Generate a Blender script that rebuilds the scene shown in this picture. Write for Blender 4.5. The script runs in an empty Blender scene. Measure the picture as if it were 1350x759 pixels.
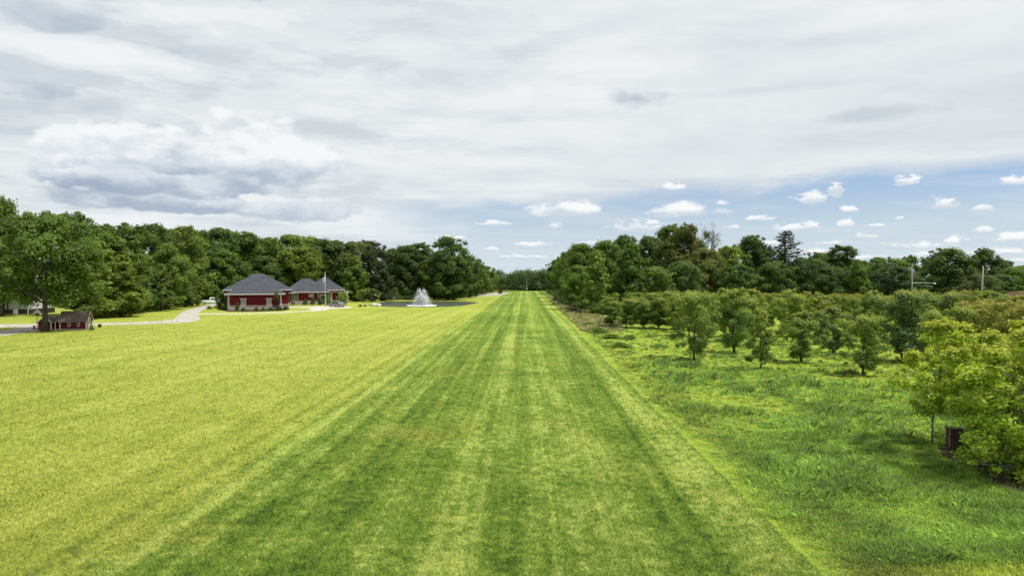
import bpy, math, random
import numpy as np
from mathutils import Vector, Matrix, Euler

R = math.radians
SC = bpy.context.scene
C = SC.collection
random.seed(7)

# ------------------------------------------------------------------ camera
CAM_H, FPX, PW, PH, HX, HY = 7.0, 912.0, 1350.0, 759.0, 692.0, 368.0
cam_d = bpy.data.cameras.new('camera')
cam_d.sensor_width = 36.0
cam_d.lens = 36.0 * FPX / PW
cam_d.clip_start = 0.1
cam_d.clip_end = 6000
cam = bpy.data.objects.new('camera', cam_d)
C.objects.link(cam)
cam.location = (0, 0, CAM_H)
YAW = math.atan((HX - PW / 2) / FPX)
PITCH = math.atan((PH / 2 - HY) / FPX)
cam.rotation_euler = Euler((R(90) - PITCH, 0, YAW), 'XYZ')
SC.camera = cam
SC.view_settings.view_transform = 'Standard'
SC.view_settings.look = 'None'
SC.view_settings.gamma = 1
SC.view_settings.use_curve_mapping = False
SC.view_settings.exposure = 0.0

# ------------------------------------------------------------------ sun
SUN_EL, SUN_AZ = R(63), R(108)        # azimuth measured from +Y towards +X
sun_d = bpy.data.lights.new('sun', 'SUN')
sun_d.energy = 4.8
sun_d.angle = R(7.0)
sun_d.color = (1.0, 0.95, 0.86)
sun = bpy.data.objects.new('sun', sun_d)
C.objects.link(sun)
sd = Vector((math.sin(SUN_AZ) * math.cos(SUN_EL), math.cos(SUN_AZ) * math.cos(SUN_EL), math.sin(SUN_EL)))
sun.rotation_euler = (-sd).to_track_quat('-Z', 'Y').to_euler()
sun.location = (60, 20, 80)


# ------------------------------------------------------------------ node helper
class N:
    def __init__(self, nt):
        self.nt = nt

    def node(self, t, **kw):
        n = self.nt.nodes.new(t)
        for k, v in kw.items():
            setattr(n, k, v)
        return n

    def put(self, sock, v):
        if isinstance(v, bpy.types.NodeSocket):
            self.nt.links.new(v, sock)
        elif v is not None:
            if hasattr(sock.default_value, '__len__') and not isinstance(v, (int, float)):
                v = tuple(v)
                if len(sock.default_value) == 4 and len(v) == 3:
                    v = v + (1,)
            sock.default_value = v

    def m(self, op, a, b=None, c=None, clamp=False):
        n = self.node('ShaderNodeMath', operation=op, use_clamp=clamp)
        self.put(n.inputs[0], a)
        self.put(n.inputs[1], b)
        self.put(n.inputs[2], c)
        return n.outputs[0]

    def vm(self, op, a, b=None, scale=None):
        n = self.node('ShaderNodeVectorMath', operation=op)
        self.put(n.inputs[0], a)
        self.put(n.inputs[1], b)
        if scale is not None:
            self.put(n.inputs['Scale'], scale)
        return n.outputs[0]

    def sep(self, v):
        n = self.node('ShaderNodeSeparateXYZ')
        self.put(n.inputs[0], v)
        return n.outputs

    def comb(self, x, y, z=0.0):
        n = self.node('ShaderNodeCombineXYZ')
        for i, v in enumerate((x, y, z)):
            self.put(n.inputs[i], v)
        return n.outputs[0]

    def noise(self, v, scale, detail=4, rough=0.55, dist=0.0, lac=2.0):
        n = self.node('ShaderNodeTexNoise')
        self.put(n.inputs['Vector'], v)
        n.inputs['Scale'].default_value = scale
        n.inputs['Detail'].default_value = detail
        n.inputs['Roughness'].default_value = rough
        n.inputs['Distortion'].default_value = dist
        n.inputs['Lacunarity'].default_value = lac
        return n.outputs[0]

    def ss(self, v, a, b, lo=0.0, hi=1.0):
        n = self.node('ShaderNodeMapRange', interpolation_type='SMOOTHSTEP')
        self.put(n.inputs['Value'], v)
        self.put(n.inputs['From Min'], a)
        self.put(n.inputs['From Max'], b)
        self.put(n.inputs['To Min'], lo)
        self.put(n.inputs['To Max'], hi)
        return n.outputs[0]

    def mix(self, f, a, b, mode='MIX'):
        n = self.node('ShaderNodeMix', data_type='RGBA', blend_type=mode)
        self.put(n.inputs['Factor'], f)
        self.put(n.inputs['A'] if False else n.inputs[6], a)
        self.put(n.inputs[7], b)
        return n.outputs[2]


# ------------------------------------------------------------------ world: Nishita sky with cloud layers by direction
W = bpy.data.worlds.new('World')
SC.world = W
W.use_nodes = True
nt = W.node_tree
nt.nodes.clear()
n = N(nt)
out = n.node('ShaderNodeOutputWorld')
bg = n.node('ShaderNodeBackground')
WS = 0.1
bg.inputs['Strength'].default_value = WS
nt.links.new(bg.outputs[0], out.inputs[0])
sky = n.node('ShaderNodeTexSky', sky_type='NISHITA', sun_disc=False)
sky.sun_elevation = SUN_EL
sky.sun_rotation = SUN_AZ
sky.air_density = 1.0
sky.dust_density = 1.0
sky.ozone_density = 1.5
tc = n.node('ShaderNodeTexCoord')
dx, dy, dz = n.sep(tc.outputs['Generated'])[:3]
az = n.m('ARCTAN2', dx, dy)
hyp = n.m('SQRT', n.m('ADD', n.m('MULTIPLY', dx, dx), n.m('MULTIPLY', dy, dy)))
te = n.m('DIVIDE', dz, n.m('MAXIMUM', hyp, 0.02))           # tangent of the elevation
tec = n.m('MINIMUM', te, 6.0)
zz = n.m('MAXIMUM', n.m('ADD', dz, 0.05), 0.03)
plane = n.comb(n.m('DIVIDE', dx, zz), n.m('DIVIDE', dy, zz), 0)
ang = n.comb(n.m('MULTIPLY', az, 1.0), n.m('MULTIPLY', tec, 1.9), 0)
n_big = n.noise(plane, 0.45, 6, 0.55, 0.3)
n_band = n.noise(n.vm('MULTIPLY', plane, (0.5, 1.0, 1.0)), 1.1, 6, 0.6, 0.25)
n_fine = n.noise(ang, 16, 7, 0.6)
n_mid = n.noise(n.vm('ADD', ang, (3.3, 1.7, 0)), 7, 6, 0.58)
n_puff = n.noise(n.vm('ADD', ang, (7.1, 4.2, 2.0)), 62, 6, 0.62)
ang2 = n.vm('ADD', ang, (1.3, 0.4, 5.0))
n_h0 = n.noise(ang2, 8, 7, 0.56)
n_h1 = n.noise(n.vm('ADD', ang2, (-0.008, 0.040, 0)), 8, 7, 0.56)
relief = n.m('SUBTRACT', n_h0, n_h1)                        # lit tops, shaded bases
n_v0 = n.noise(n.vm('MULTIPLY', ang2, (0.55, 1.0, 1.0)), 9, 6, 0.55)
n_v1 = n.noise(n.vm('MULTIPLY', n.vm('ADD', ang2, (-0.01, 0.04, 0)), (0.55, 1.0, 1.0)), 9, 6, 0.55)
relief_v = n.m('SUBTRACT', n_v0, n_v1)


def L(*c):       # display 0..255 -> radiance to feed the background
    return tuple((((v / 255 + 0.055) / 1.055) ** 2.4) / WS for v in c)


def adir(px, py):
    a = math.atan((px - HX) / FPX)
    return a, (HY - py) / FPX * math.cos(a)


# clear part: the Nishita colour, graded a little towards the pale summer blue
clear = n.mix(1.0, sky.outputs[0], (0.98, 1.08, 1.30), 'MULTIPLY')
clear = n.mix(n.ss(tec, -0.01, 0.15, 0.9, 0.12), clear, L(216, 231, 241))
# high veil of stratus
veil = n.mix(n.ss(n_big, 0.35, 0.68), L(222, 229, 232), L(243, 245, 246))
veil = n.mix(n.ss(n_band, 0.46, 0.72, 0, 0.62), veil, L(201, 210, 218))
veil = n.mix(n.ss(tec, 0.10, 0.02, 0, 0.5), veil, L(236, 241, 244))
lump_m = n.ss(n.m('ADD', az, n.m('MULTIPLY', n.m('SUBTRACT', n_mid, 0.5), 0.9)), 0.25, -0.55, 0.22, 1.0)
veil = n.mix(n.m('MULTIPLY', n.ss(relief_v, 0.015, -0.14), n.m('MULTIPLY', lump_m, 0.55)), veil, L(190, 201, 211))
veil = n.mix(n.m('MULTIPLY', n.ss(relief_v, 0.03, 0.14), n.m('MULTIPLY', lump_m, 0.6)), veil, L(246, 247, 248))
edge = n.m('ADD', n.m('MULTIPLY', az, 0.05), 0.110)
dist = n.m('SUBTRACT', tec, edge)
dist = n.m('ADD', dist, n.m('MULTIPLY', n.m('SUBTRACT', n_mid, 0.5), 0.055))
cov = n.ss(dist, -0.012, 0.016)
leftc = n.ss(n.m('ADD', az, n.m('MULTIPLY', n.m('SUBTRACT', n_mid, 0.5), 0.25)), -0.02, -0.26)
cov = n.m('MAXIMUM', cov, n.m('MULTIPLY', leftc, 0.93))
back = n.ss(dy, 0.2, -0.2)
cov = n.m('MAXIMUM', cov, n.m('MULTIPLY', back, n.ss(n_big, 0.25, 0.5)))
wisp = n.ss(n_band, 0.45, 0.72, 0, 0.5)
cov = n.m('MAXIMUM', cov, wisp)
col = n.mix(cov, clear, veil)


def grey(px, py, w, h, amt, c=(184, 195, 207), soft=0.9):
    global col
    a0, t0 = adir(px, py)
    ca = math.cos(a0)
    da = n.m('DIVIDE', n.m('SUBTRACT', az, a0), w / FPX * ca * ca)
    dt = n.m('DIVIDE', n.m('SUBTRACT', tec, t0), h / FPX * ca)
    r = n.m('SQRT', n.m('ADD', n.m('MULTIPLY', da, da), n.m('MULTIPLY', dt, dt)))
    d = n.m('ADD', n.m('SUBTRACT', 1.0, r), n.m('ADD', n.m('MULTIPLY', n.m('SUBTRACT', n_fine, 0.5), 2.8), n.m('MULTIPLY', n.m('SUBTRACT', n_mid, 0.5), 2.4)))
    col = n.mix(n.ss(d, -0.35, soft + 0.35, 0, amt), col, L(*c))


def cumulus(px, base, w, h, dark=0.0, top=(250, 251, 252), low=(206, 217, 228), lump=2.5):
    global col
    a0, t0 = adir(px, base)
    ca = math.cos(a0)
    da = n.m('DIVIDE', n.m('SUBTRACT', az, a0), w / FPX * ca * ca)
    dt = n.m('DIVIDE', n.m('SUBTRACT', tec, t0), h / FPX * ca)
    up = n.m('MAXIMUM', dt, 0.0)
    dn = n.m('MULTIPLY', n.m('MINIMUM', dt, 0.0), 3.2)
    r = n.m('SQRT', n.m('ADD', n.m('MULTIPLY', da, da), n.m('ADD', n.m('MULTIPLY', up, up), n.m('MULTIPLY', dn, dn))))
    nz = n_puff if w < 60 else n_fine
    d = n.m('ADD', n.m('SUBTRACT', 0.92, r), n.m('MULTIPLY', n.m('SUBTRACT', nz, 0.5), lump))
    sh = n.m('ADD', dt, n.m('MULTIPLY', n.m('SUBTRACT', n_fine, 0.5), 2.2))
    c = n.mix(n.ss(sh, -0.15, 0.55 + 0.25 * dark), L(*low), L(*top))
    col = n.mix(n.ss(d, 0.0, 0.5), col, c)


for a in [(60, 20, 75, 22, .75), (232, 68, 42, 11, .75), (40, 112, 70, 14, .6), (110, 135, 60, 14, .45), (835, 133, 46, 12, .95, (176, 187, 199)),
          (500, 92, 45, 16, .5), (1160, 152, 130, 9, .55), (1000, 122, 120, 8, .3), (190, 116, 24, 6, .5), (1230, 222, 190, 9, .5, (196, 208, 222)),
          (840, 262, 130, 8, .45, (190, 203, 218)), (640, 115, 70, 20, .25), (300, 300, 150, 12, .35), (1110, 60, 200, 16, .2), (640, 40, 120, 16, .2)]:
    grey(*a)
for a in [(738, 281, 62, 20), (895, 283, 62, 17), (838, 303, 44, 14), (733, 300, 13, 8), (1066, 266, 30, 17), (1097, 257, 15, 18), (1190, 243, 24, 13),
          (1237, 273, 22, 16), (1285, 281, 21, 12), (885, 249, 28, 10), (1116, 279, 14, 8), (1050, 303, 38, 13), (1109, 299, 16, 13), (1135, 316, 32, 11),
          (1250, 319, 20, 10), (1292, 305, 16, 11), (1328, 317, 32, 14), (1192, 327, 58, 9), (1330, 243, 26, 14), (1180, 290, 7, 5),
          (704, 324, 30, 7), (640, 330, 26, 6), (1070, 336, 60, 9), (1000, 290, 26, 6), (652, 296, 30, 7), (1310, 335, 60, 9), (950, 270, 12, 7), (780, 322, 30, 6), (880, 334, 70, 7), (1160, 341, 70, 7), (1000, 322, 44, 7), (1240, 337, 60, 8), (1090, 322, 30, 6), (690, 340, 44, 6), (1340, 346, 50, 7), (560, 338, 40, 7), (600, 316, 34, 6), (860, 296, 24, 6), (1150, 300, 14, 6), (960, 302, 16, 6)]:
    cumulus(*a)
# the heaped cloud bank on the left, with its blue grey base


def bank(px, py, w, h, dark_at, amt=1.0):
    global col
    a0, t0 = adir(px, py)
    ca = math.cos(a0)
    da = n.m('DIVIDE', n.m('SUBTRACT', az, a0), w / FPX * ca * ca)
    dt = n.m('DIVIDE', n.m('SUBTRACT', tec, t0), h / FPX * ca)
    r = n.m('SQRT', n.m('ADD', n.m('MULTIPLY', da, da), n.m('MULTIPLY', dt, dt)))
    d = n.m('ADD', n.m('SUBTRACT', 1.0, r), n.m('ADD', n.m('MULTIPLY', n.m('SUBTRACT', n_h0, 0.5), 1.7), n.m('MULTIPLY', n.m('SUBTRACT', n_fine, 0.5), 1.1)))
    lit = n.m('ADD', n.m('MULTIPLY', relief, 4.4), n.m('MULTIPLY', n.m('SUBTRACT', dt, dark_at), 0.95))
    c = n.mix(n.ss(n.m('ADD', lit, n.m('MULTIPLY', n.m('SUBTRACT', n_fine, 0.5), 1.5)), -1.15, 0.25), L(158, 175, 198), L(219, 226, 233))
    c = n.mix(n.ss(lit, 0.1, 0.9), c, L(245, 247, 248))
    col = n.mix(n.ss(d, 0.0, 0.22, 0, amt), col, c)


bank(220, 262, 170, 24, 0.3, .8)
bank(110, 202, 80, 52, -0.2)
bank(205, 204, 100, 44, -0.05)
bank(335, 206, 105, 62, -0.30)
bank(150, 238, 90, 20, 0.1, .85)
bank(285, 246, 105, 20, 0.15, .85)
grey(235, 224, 170, 10, .45, (164, 181, 203))
bank(365, 276, 110, 20, 0.2, .7)
bank(40, 110, 95, 22, 0.4, .35)
bank(60, 16, 95, 26, 0.4, .4)
nt.links.new(col, bg.inputs['Color'])
W.cycles.sampling_method = 'MANUAL'
W.cycles.sample_map_resolution = 1024


# ------------------------------------------------------------------ helpers: picture to ground, tags, meshes
CR = cam.rotation_euler.to_matrix()


def ray(px, py):
    return (CR @ Vector(((px - PW / 2) / FPX, -(py - PH / 2) / FPX, -1))).normalized()


def at(px, py, z=0.0):
    d = ray(px, py)
    k = (z - CAM_H) / d.z
    return Vector((d.x * k, d.y * k, z))


def atY(px, Y):
    d = ray(px, HY + 10)
    return Vector((d.x / d.y * Y, Y, 0))


def zof(py, Y):
    return CAM_H + (HY - py) * Y / FPX


def tag(o, label=None, cat=None, group=None, kind=None):
    if label:
        o['label'] = label
    if cat:
        o['category'] = cat
    if group:
        o['group'] = group
    if kind:
        o['kind'] = kind
    return o


def thing(name, label, cat, loc=(0, 0, 0), rz=0.0, group=None):
    o = bpy.data.objects.new(name, None)
    o.empty_display_size = 0.3
    C.objects.link(o)
    o.location = loc
    o.rotation_euler = (0, 0, rz)
    return tag(o, label, cat, group)


class MB:
    def __init__(self):
        self.v, self.f = [], []

    def add(self, vs, fs):
        k = len(self.v)
        self.v += [tuple(p) for p in vs]
        self.f += [tuple(i + k for i in q) for q in fs]
        return self

    def box(self, x0, x1, y0, y1, z0, z1, M=None):
        vs = [Vector(p) for p in ((x0, y0, z0), (x1, y0, z0), (x1, y1, z0), (x0, y1, z0), (x0, y0, z1), (x1, y0, z1), (x1, y1, z1), (x0, y1, z1))]
        if M:
            vs = [M @ p for p in vs]
        return self.add(vs, [(0, 3, 2, 1), (4, 5, 6, 7), (0, 1, 5, 4), (1, 2, 6, 5), (2, 3, 7, 6), (3, 0, 4, 7)])

    def tube(self, pts, rad, seg=8, cap=True):
        pts = [Vector(p) for p in pts]
        if not hasattr(rad, '__len__'):
            rad = [rad] * len(pts)
        vs, fs = [], []
        for i, p in enumerate(pts):
            d = (pts[min(i + 1, len(pts) - 1)] - pts[max(i - 1, 0)]).normalized()
            a = d.cross(Vector((0.31, 0.87, 0.2)) if abs(d.z) > 0.8 else Vector((0, 0, 1))).normalized()
            b = d.cross(a)
            for k in range(seg):
                t = 2 * math.pi * k / seg
                vs.append(p + (a * math.cos(t) + b * math.sin(t)) * rad[i])
        for i in range(len(pts) - 1):
            for k in range(seg):
                fs.append((i * seg + k, i * seg + (k + 1) % seg, (i + 1) * seg + (k + 1) % seg, (i + 1) * seg + k))
        if cap:
            fs.append(tuple(range(seg - 1, -1, -1)))
            fs.append(tuple((len(pts) - 1) * seg + k for k in range(seg)))
        return self.add(vs, fs)

    def lathe(self, prof, seg=14, c=(0, 0, 0)):
        vs, fs = [], []
        for r, z in prof:
            for k in range(seg):
                t = 2 * math.pi * k / seg
                vs.append((c[0] + r * math.cos(t), c[1] + r * math.sin(t), c[2] + z))
        for i in range(len(prof) - 1):
            for k in range(seg):
                fs.append((i * seg + k, i * seg + (k + 1) % seg, (i + 1) * seg + (k + 1) % seg, (i + 1) * seg + k))
        fs.append(tuple(range(seg - 1, -1, -1)))
        fs.append(tuple((len(prof) - 1) * seg + k for k in range(seg)))
        return self.add(vs, fs)

    def prism(self, poly, axis_vec):
        m = len(poly)
        a = [Vector(p) for p in poly]
        b = [p + Vector(axis_vec) for p in a]
        fs = [tuple(range(m - 1, -1, -1)), tuple(range(m, 2 * m))]
        for i in range(m):
            fs.append((i, (i + 1) % m, m + (i + 1) % m, m + i))
        return self.add(a + b, fs)

    def build(self, name, mat, parent=None, smooth=False, bevel=0.0):
        me = bpy.data.meshes.new(name)
        me.from_pydata(self.v, [], self.f)
        me.validate()
        if mat:
            me.materials.append(mat)
        if smooth:
            me.polygons.foreach_set('use_smooth', [True] * len(me.polygons))
        o = bpy.data.objects.new(name, me)
        C.objects.link(o)
        if parent:
            o.parent = parent
        if bevel:
            b = o.modifiers.new('bevel', 'BEVEL')
            b.width = bevel
            b.segments = 2
            b.limit_method = 'ANGLE'
        return o


def fast_mesh(name, verts, faces, mat, tone=None):
    """verts (n,3), faces (m,k) numpy; tone (n,3) optional vertex colour used as variation data"""
    me = bpy.data.meshes.new(name)
    nv, (nf, k) = len(verts), faces.shape
    me.vertices.add(nv)
    me.vertices.foreach_set('co', verts.astype(np.float32).ravel())
    me.loops.add(nf * k)
    me.loops.foreach_set('vertex_index', faces.astype(np.int32).ravel())
    me.polygons.add(nf)
    me.polygons.foreach_set('loop_start', np.arange(0, nf * k, k, dtype=np.int32))
    me.update(calc_edges=True)
    if tone is not None:
        at_ = me.attributes.new('tone', 'FLOAT_VECTOR', 'POINT')
        at_.data.foreach_set('vector', tone.astype(np.float32).ravel())
    me.materials.append(mat)
    return me


# ------------------------------------------------------------------ materials
def new_mat(name):
    m = bpy.data.materials.new(name)
    m.use_nodes = True
    m.node_tree.nodes.clear()
    k = N(m.node_tree)
    o = k.node('ShaderNodeOutputMaterial')
    return m, k, o


def principled(k, o, col, rough=0.8, spec=0.3, metal=0.0, bump=None, bstr=0.3, bdist=0.02):
    p = k.node('ShaderNodeBsdfPrincipled')
    k.put(p.inputs['Base Color'], col)
    k.put(p.inputs['Roughness'], rough)
    k.put(p.inputs['Specular IOR Level'], spec)
    k.put(p.inputs['Metallic'], metal)
    if bump is not None:
        b = k.node('ShaderNodeBump')
        b.inputs['Strength'].default_value = bstr
        b.inputs['Distance'].default_value = bdist
        k.put(b.inputs['Height'], bump)
        k.nt.links.new(b.outputs[0], p.inputs['Normal'])
    if o:
        k.nt.links.new(p.outputs[0], o.inputs[0])
    return p


def simple(name, c, rough=0.7, spec=0.3, metal=0.0, var=0.25, scale=3.0, bs=0.0):
    m, k, o = new_mat(name)
    tcn = k.node('ShaderNodeTexCoord').outputs['Object']
    nz = k.noise(tcn, scale, 5, 0.6)
    f = k.ss(nz, 0.3, 0.7, 1 - var, 1 + var)
    cc = k.vm('SCALE', tuple(c), scale=f)
    principled(k, o, cc, rough, spec, metal, nz if bs else None, bs)
    return m


def courses(name, c1, c2, pitch, rough=0.8, axis='z', mortar=None, spec=0.2):
    """lapped boards or shingle courses along z, with some wear"""
    m, k, o = new_mat(name)
    tcn = k.node('ShaderNodeTexCoord').outputs['Object']
    x, y, z = k.sep(tcn)[:3]
    fr = k.m('FRACT', k.m('DIVIDE', z, pitch))
    idx = k.m('FLOOR', k.m('DIVIDE', z, pitch))
    nz = k.noise(k.comb(k.m('MULTIPLY', x, 3.0), k.m('MULTIPLY', y, 3.0), k.m('MULTIPLY', idx, 7.3)), 1.0, 3, 0.6)
    nl = k.noise(tcn, 0.5, 4, 0.6)
    f = k.m('ADD', k.m('MULTIPLY', nz, 0.6), k.m('MULTIPLY', nl, 0.4))
    c = k.mix(k.ss(f, 0.3, 0.7), c1, c2)
    if mortar:
        c = k.mix(k.ss(fr, 0.10, 0.06), c, mortar)
    principled(k, o, c, rough, spec, 0, k.m('SUBTRACT', 1.0, fr), 0.6, 0.02)
    return m


def stone_mat(name, c1, c2, cm, scale):
    m, k, o = new_mat(name)
    tcn = k.node('ShaderNodeTexCoord').outputs['Object']
    v = k.node('ShaderNodeTexVoronoi')
    k.put(v.inputs['Vector'], k.vm('MULTIPLY', tcn, (1, 1, 1.8)))
    v.inputs['Scale'].default_value = scale
    e = k.node('ShaderNodeTexVoronoi', feature='DISTANCE_TO_EDGE')
    k.put(e.inputs['Vector'], k.vm('MULTIPLY', tcn, (1, 1, 1.8)))
    e.inputs['Scale'].default_value = scale
    r = k.sep(v.outputs['Color'])[0]
    c = k.mix(k.ss(r, 0, 1), c1, c2)
    c = k.mix(k.ss(e.outputs['Distance'], 0.06, 0.02), c, cm)
    principled(k, o, c, 0.85, 0.2, 0, e.outputs['Distance'], 0.5, 0.03)
    return m


def grass_mat(name, dark, mid, light, dry, stripes=None, dryamt=0.3, blade=False, bump=True, lines=0.0, patch=1.0):
    """colour varies with the place on the ground, so blades standing on it share its colour"""
    m, k, o = new_mat(name)
    P = k.node('ShaderNodeNewGeometry').outputs['Position']
    x, y, z = k.sep(P)[:3]
    G = k.comb(x, y, 0.0)
    big = k.noise(G, 0.045, 4, 0.55, 0.4)
    med = k.noise(k.vm('ADD', G, (31, 7, 0)), 0.32, 5, 0.62, 0.3)
    small = k.noise(k.vm('ADD', G, (5, 91, 0)), 2.3, 5, 0.68)
    tiny = k.noise(k.vm('ADD', G, (15, 9, 0)), 13.0, 4, 0.7)
    def dev(v, g):
        return k.m('MULTIPLY', k.m('SUBTRACT', v, 0.5), g)
    f = k.m('ADD', k.m('ADD', dev(big, 0.45 * patch), dev(med, 0.60)), k.m('ADD', dev(small, 1.15), dev(tiny, 0.8)))
    f = k.m('ADD', f, 0.5)
    if stripes is not None:
        f = stripes(k, x, y, f, med, small)
    c = k.mix(k.ss(f, 0.18, 0.5), dark, mid)
    c = k.mix(k.ss(f, 0.47, 0.84), c, light)
    dd = k.noise(k.vm('ADD', G, (77, 33, 0)), 0.16, 5, 0.65)
    d2 = k.m('ADD', k.m('MULTIPLY', dd, 0.7), k.m('MULTIPLY', small, 0.3))
    c = k.mix(k.ss(d2, 0.50, 0.68, 0, dryamt), c, dry)
    if blade:
        a = k.node('ShaderNodeAttribute', attribute_name='tone')
        r_, g_, b_ = k.sep(a.outputs['Vector'])[:3]
        c = k.vm('SCALE', c, scale=k.m('ADD', 0.80, k.m('MULTIPLY', r_, 0.6)))
        p = principled(k, None, c, 0.6, 0.25)
        gn = k.node('ShaderNodeNewGeometry').outputs['Normal']
        nn = k.vm('NORMALIZE', k.vm('ADD', k.vm('SCALE', gn, scale=0.45), (0, 0, 1.0)))
        k.nt.links.new(nn, p.inputs['Normal'])
        tr = k.node('ShaderNodeBsdfTranslucent')
        k.put(tr.inputs['Color'], c)
        mx = k.node('ShaderNodeMixShader')
        mx.inputs[0].default_value = 0.22
        k.nt.links.new(p.outputs[0], mx.inputs[1])
        k.nt.links.new(tr.outputs[0], mx.inputs[2])
        k.nt.links.new(mx.outputs[0], o.inputs[0])
    else:
        h = k.m('ADD', k.m('MULTIPLY', small, 0.7), k.m('MULTIPLY', tiny, 0.5))
        principled(k, o, c, 0.9, 0.1, 0, h, 0.7, 0.12)
    return m


def strip_stripes(k, x, y, f, med, small):
    wob = k.m('MULTIPLY', k.m('SUBTRACT', k.noise(k.comb(k.m('MULTIPLY', x, 0.3), k.m('MULTIPLY', y, 0.02), 0), 1.0, 3, 0.6), 0.5), 1.6)
    xx = k.m('ADD', k.m('ADD', x, wob), k.m('MULTIPLY', k.m('SUBTRACT', small, 0.5), 0.6))
    brk = k.ss(k.noise(k.comb(k.m('MULTIPLY', x, 0.5), k.m('MULTIPLY', y, 0.09), 4.0), 1.0, 4, 0.65), 0.30, 0.6, 0.35, 1.0)
    s = k.ss(k.m('SINE', k.m('MULTIPLY', k.m('ADD', x, k.m('MULTIPLY', wob, 0.35)), 2 * math.pi / 2.5)), -0.5, 0.5, -1.0, 1.0)
    f = k.m('ADD', f, k.m('MULTIPLY', k.m('MULTIPLY', s, 0.06), brk))
    ln = k.noise(k.comb(k.m('MULTIPLY', x, 1.5), k.m('MULTIPLY', y, 0.02), 3.0), 1.0, 4, 0.7)
    f = k.m('ADD', f, k.m('MULTIPLY', k.m('SUBTRACT', ln, 0.5), 0.85))

    def band(c, w, amt):
        d = k.m('ABSOLUTE', k.m('SUBTRACT', xx, c))
        return k.m('MULTIPLY', k.m('MULTIPLY', k.ss(d, w, w * 0.2), amt), brk)
    for c, w, amt in ((1.6, 0.9, 0.16), (-1.5, 0.7, 0.12), (6.3, 1.1, 0.16), (-10.0, 0.7, 0.2), (-8.4, 0.5, 0.12), (-5.0, 2.6, -0.05), (3.9, 1.6, -0.06), (5.0, 0.5, -0.10)):
        f = k.m('ADD', f, band(c, w, amt))
    return f


def lawn_stripes(k, x, y, f, med, small):
    ln = k.noise(k.comb(k.m('MULTIPLY', x, 0.8), k.m('MULTIPLY', y, 0.010), 9.0), 1.0, 4, 0.65)
    f = k.m('ADD', f, k.m('MULTIPLY', k.m('SUBTRACT', ln, 0.5), 0.62))
    sw = k.ss(k.m('SINE', k.m('MULTIPLY', x, 2 * math.pi / 3.1)), -0.4, 0.4, -0.028, 0.028)
    f = k.m('ADD', f, sw)
    d = k.m('ABSOLUTE', k.m('ADD', x, 11.6))
    return k.m('ADD', f, k.m('MULTIPLY', k.ss(d, 0.5, 0.1), -0.14))


LAWN = dict(dark=(0.145, 0.200, 0.026), mid=(0.275, 0.325, 0.046), light=(0.40, 0.440, 0.095), dry=(0.37, 0.325, 0.070))
STRIP = dict(dark=(0.040, 0.092, 0.008), mid=(0.132, 0.208, 0.021), light=(0.345, 0.410, 0.085), dry=(0.31, 0.275, 0.050))
MEAD = dict(dark=(0.11, 0.18, 0.020), mid=(0.235, 0.315, 0.036), light=(0.35, 0.42, 0.060), dry=(0.29, 0.29, 0.08))
m_lawn = grass_mat('lawn_grass', **LAWN, stripes=lawn_stripes, dryamt=0.4)
m_strip = grass_mat('strip_grass', **STRIP, stripes=strip_stripes, dryamt=0.4)
m_meadow = grass_mat('meadow_grass', **MEAD, dryamt=0.3)
m_lawn_b = grass_mat('lawn_blades', **LAWN, stripes=lawn_stripes, dryamt=0.4, blade=True)
m_strip_b = grass_mat('strip_blades', **STRIP, stripes=strip_stripes, dryamt=0.4, blade=True)
m_ground = grass_mat('field_grass', (0.05, 0.09, 0.012), (0.10, 0.15, 0.02), (0.17, 0.21, 0.035), (0.22, 0.18, 0.07), dryamt=0.5)


def leaf_mat(name, trans=0.3, tip=(0.30, 0.28, 0.03), tipamt=0.0, var=0.45, sward=False):
    m, k, o = new_mat(name)
    oc = k.node('ShaderNodeObjectInfo')
    a = k.node('ShaderNodeAttribute', attribute_name='tone')
    r_, g_, b_ = k.sep(a.outputs['Vector'])[:3]
    c = k.vm('SCALE', oc.outputs['Color'], scale=k.m('ADD', 1 - var, k.m('MULTIPLY', r_, 2 * var)))
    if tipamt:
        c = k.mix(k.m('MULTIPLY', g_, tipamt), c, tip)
    # some leaves lean to yellow
    c = k.mix(k.ss(b_, 0.6, 1.0, 0, 0.45), c, k.vm('MULTIPLY', c, (1.4, 1.2, 0.7)))
    p = principled(k, None, c, 0.55, 0.25)
    if sward:
        gn = k.node('ShaderNodeNewGeometry').outputs['Normal']
        k.nt.links.new(k.vm('NORMALIZE', k.vm('ADD', k.vm('SCALE', gn, scale=0.4), (0, 0, 1.0))), p.inputs['Normal'])
    tr = k.node('ShaderNodeBsdfTranslucent')
    k.put(tr.inputs['Color'], k.vm('MULTIPLY', c, (1.15, 1.2, 0.6)))
    mx = k.node('ShaderNodeMixShader')
    mx.inputs[0].default_value = trans
    k.nt.links.new(p.outputs[0], mx.inputs[1])
    k.nt.links.new(tr.outputs[0], mx.inputs[2])
    k.nt.links.new(mx.outputs[0], o.inputs[0])
    return m


m_leaf = leaf_mat('leaf', 0.48)
m_leaf_tip = leaf_mat('leaf_new_tips', 0.36, (0.36, 0.40, 0.075), 0.65)
m_leaf_red = leaf_mat('leaf_red_tips', 0.36, (0.40, 0.34, 0.07), 0.6)
m_leaf_maple = leaf_mat('maple_leaf', 0.42, (0.50, 0.50, 0.08), 0.7, 0.45)
m_bark = simple('bark', (0.085, 0.07, 0.055), 0.95, 0.1, 0, 0.4, 4.0, 0.5)
m_bark_pale = simple('pale_bark', (0.16, 0.145, 0.12), 0.95, 0.1, 0, 0.35, 5.0, 0.5)
m_blade = leaf_mat('tall_grass', 0.3, (0.34, 0.33, 0.12), 0.8, 0.55, True)

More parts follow.
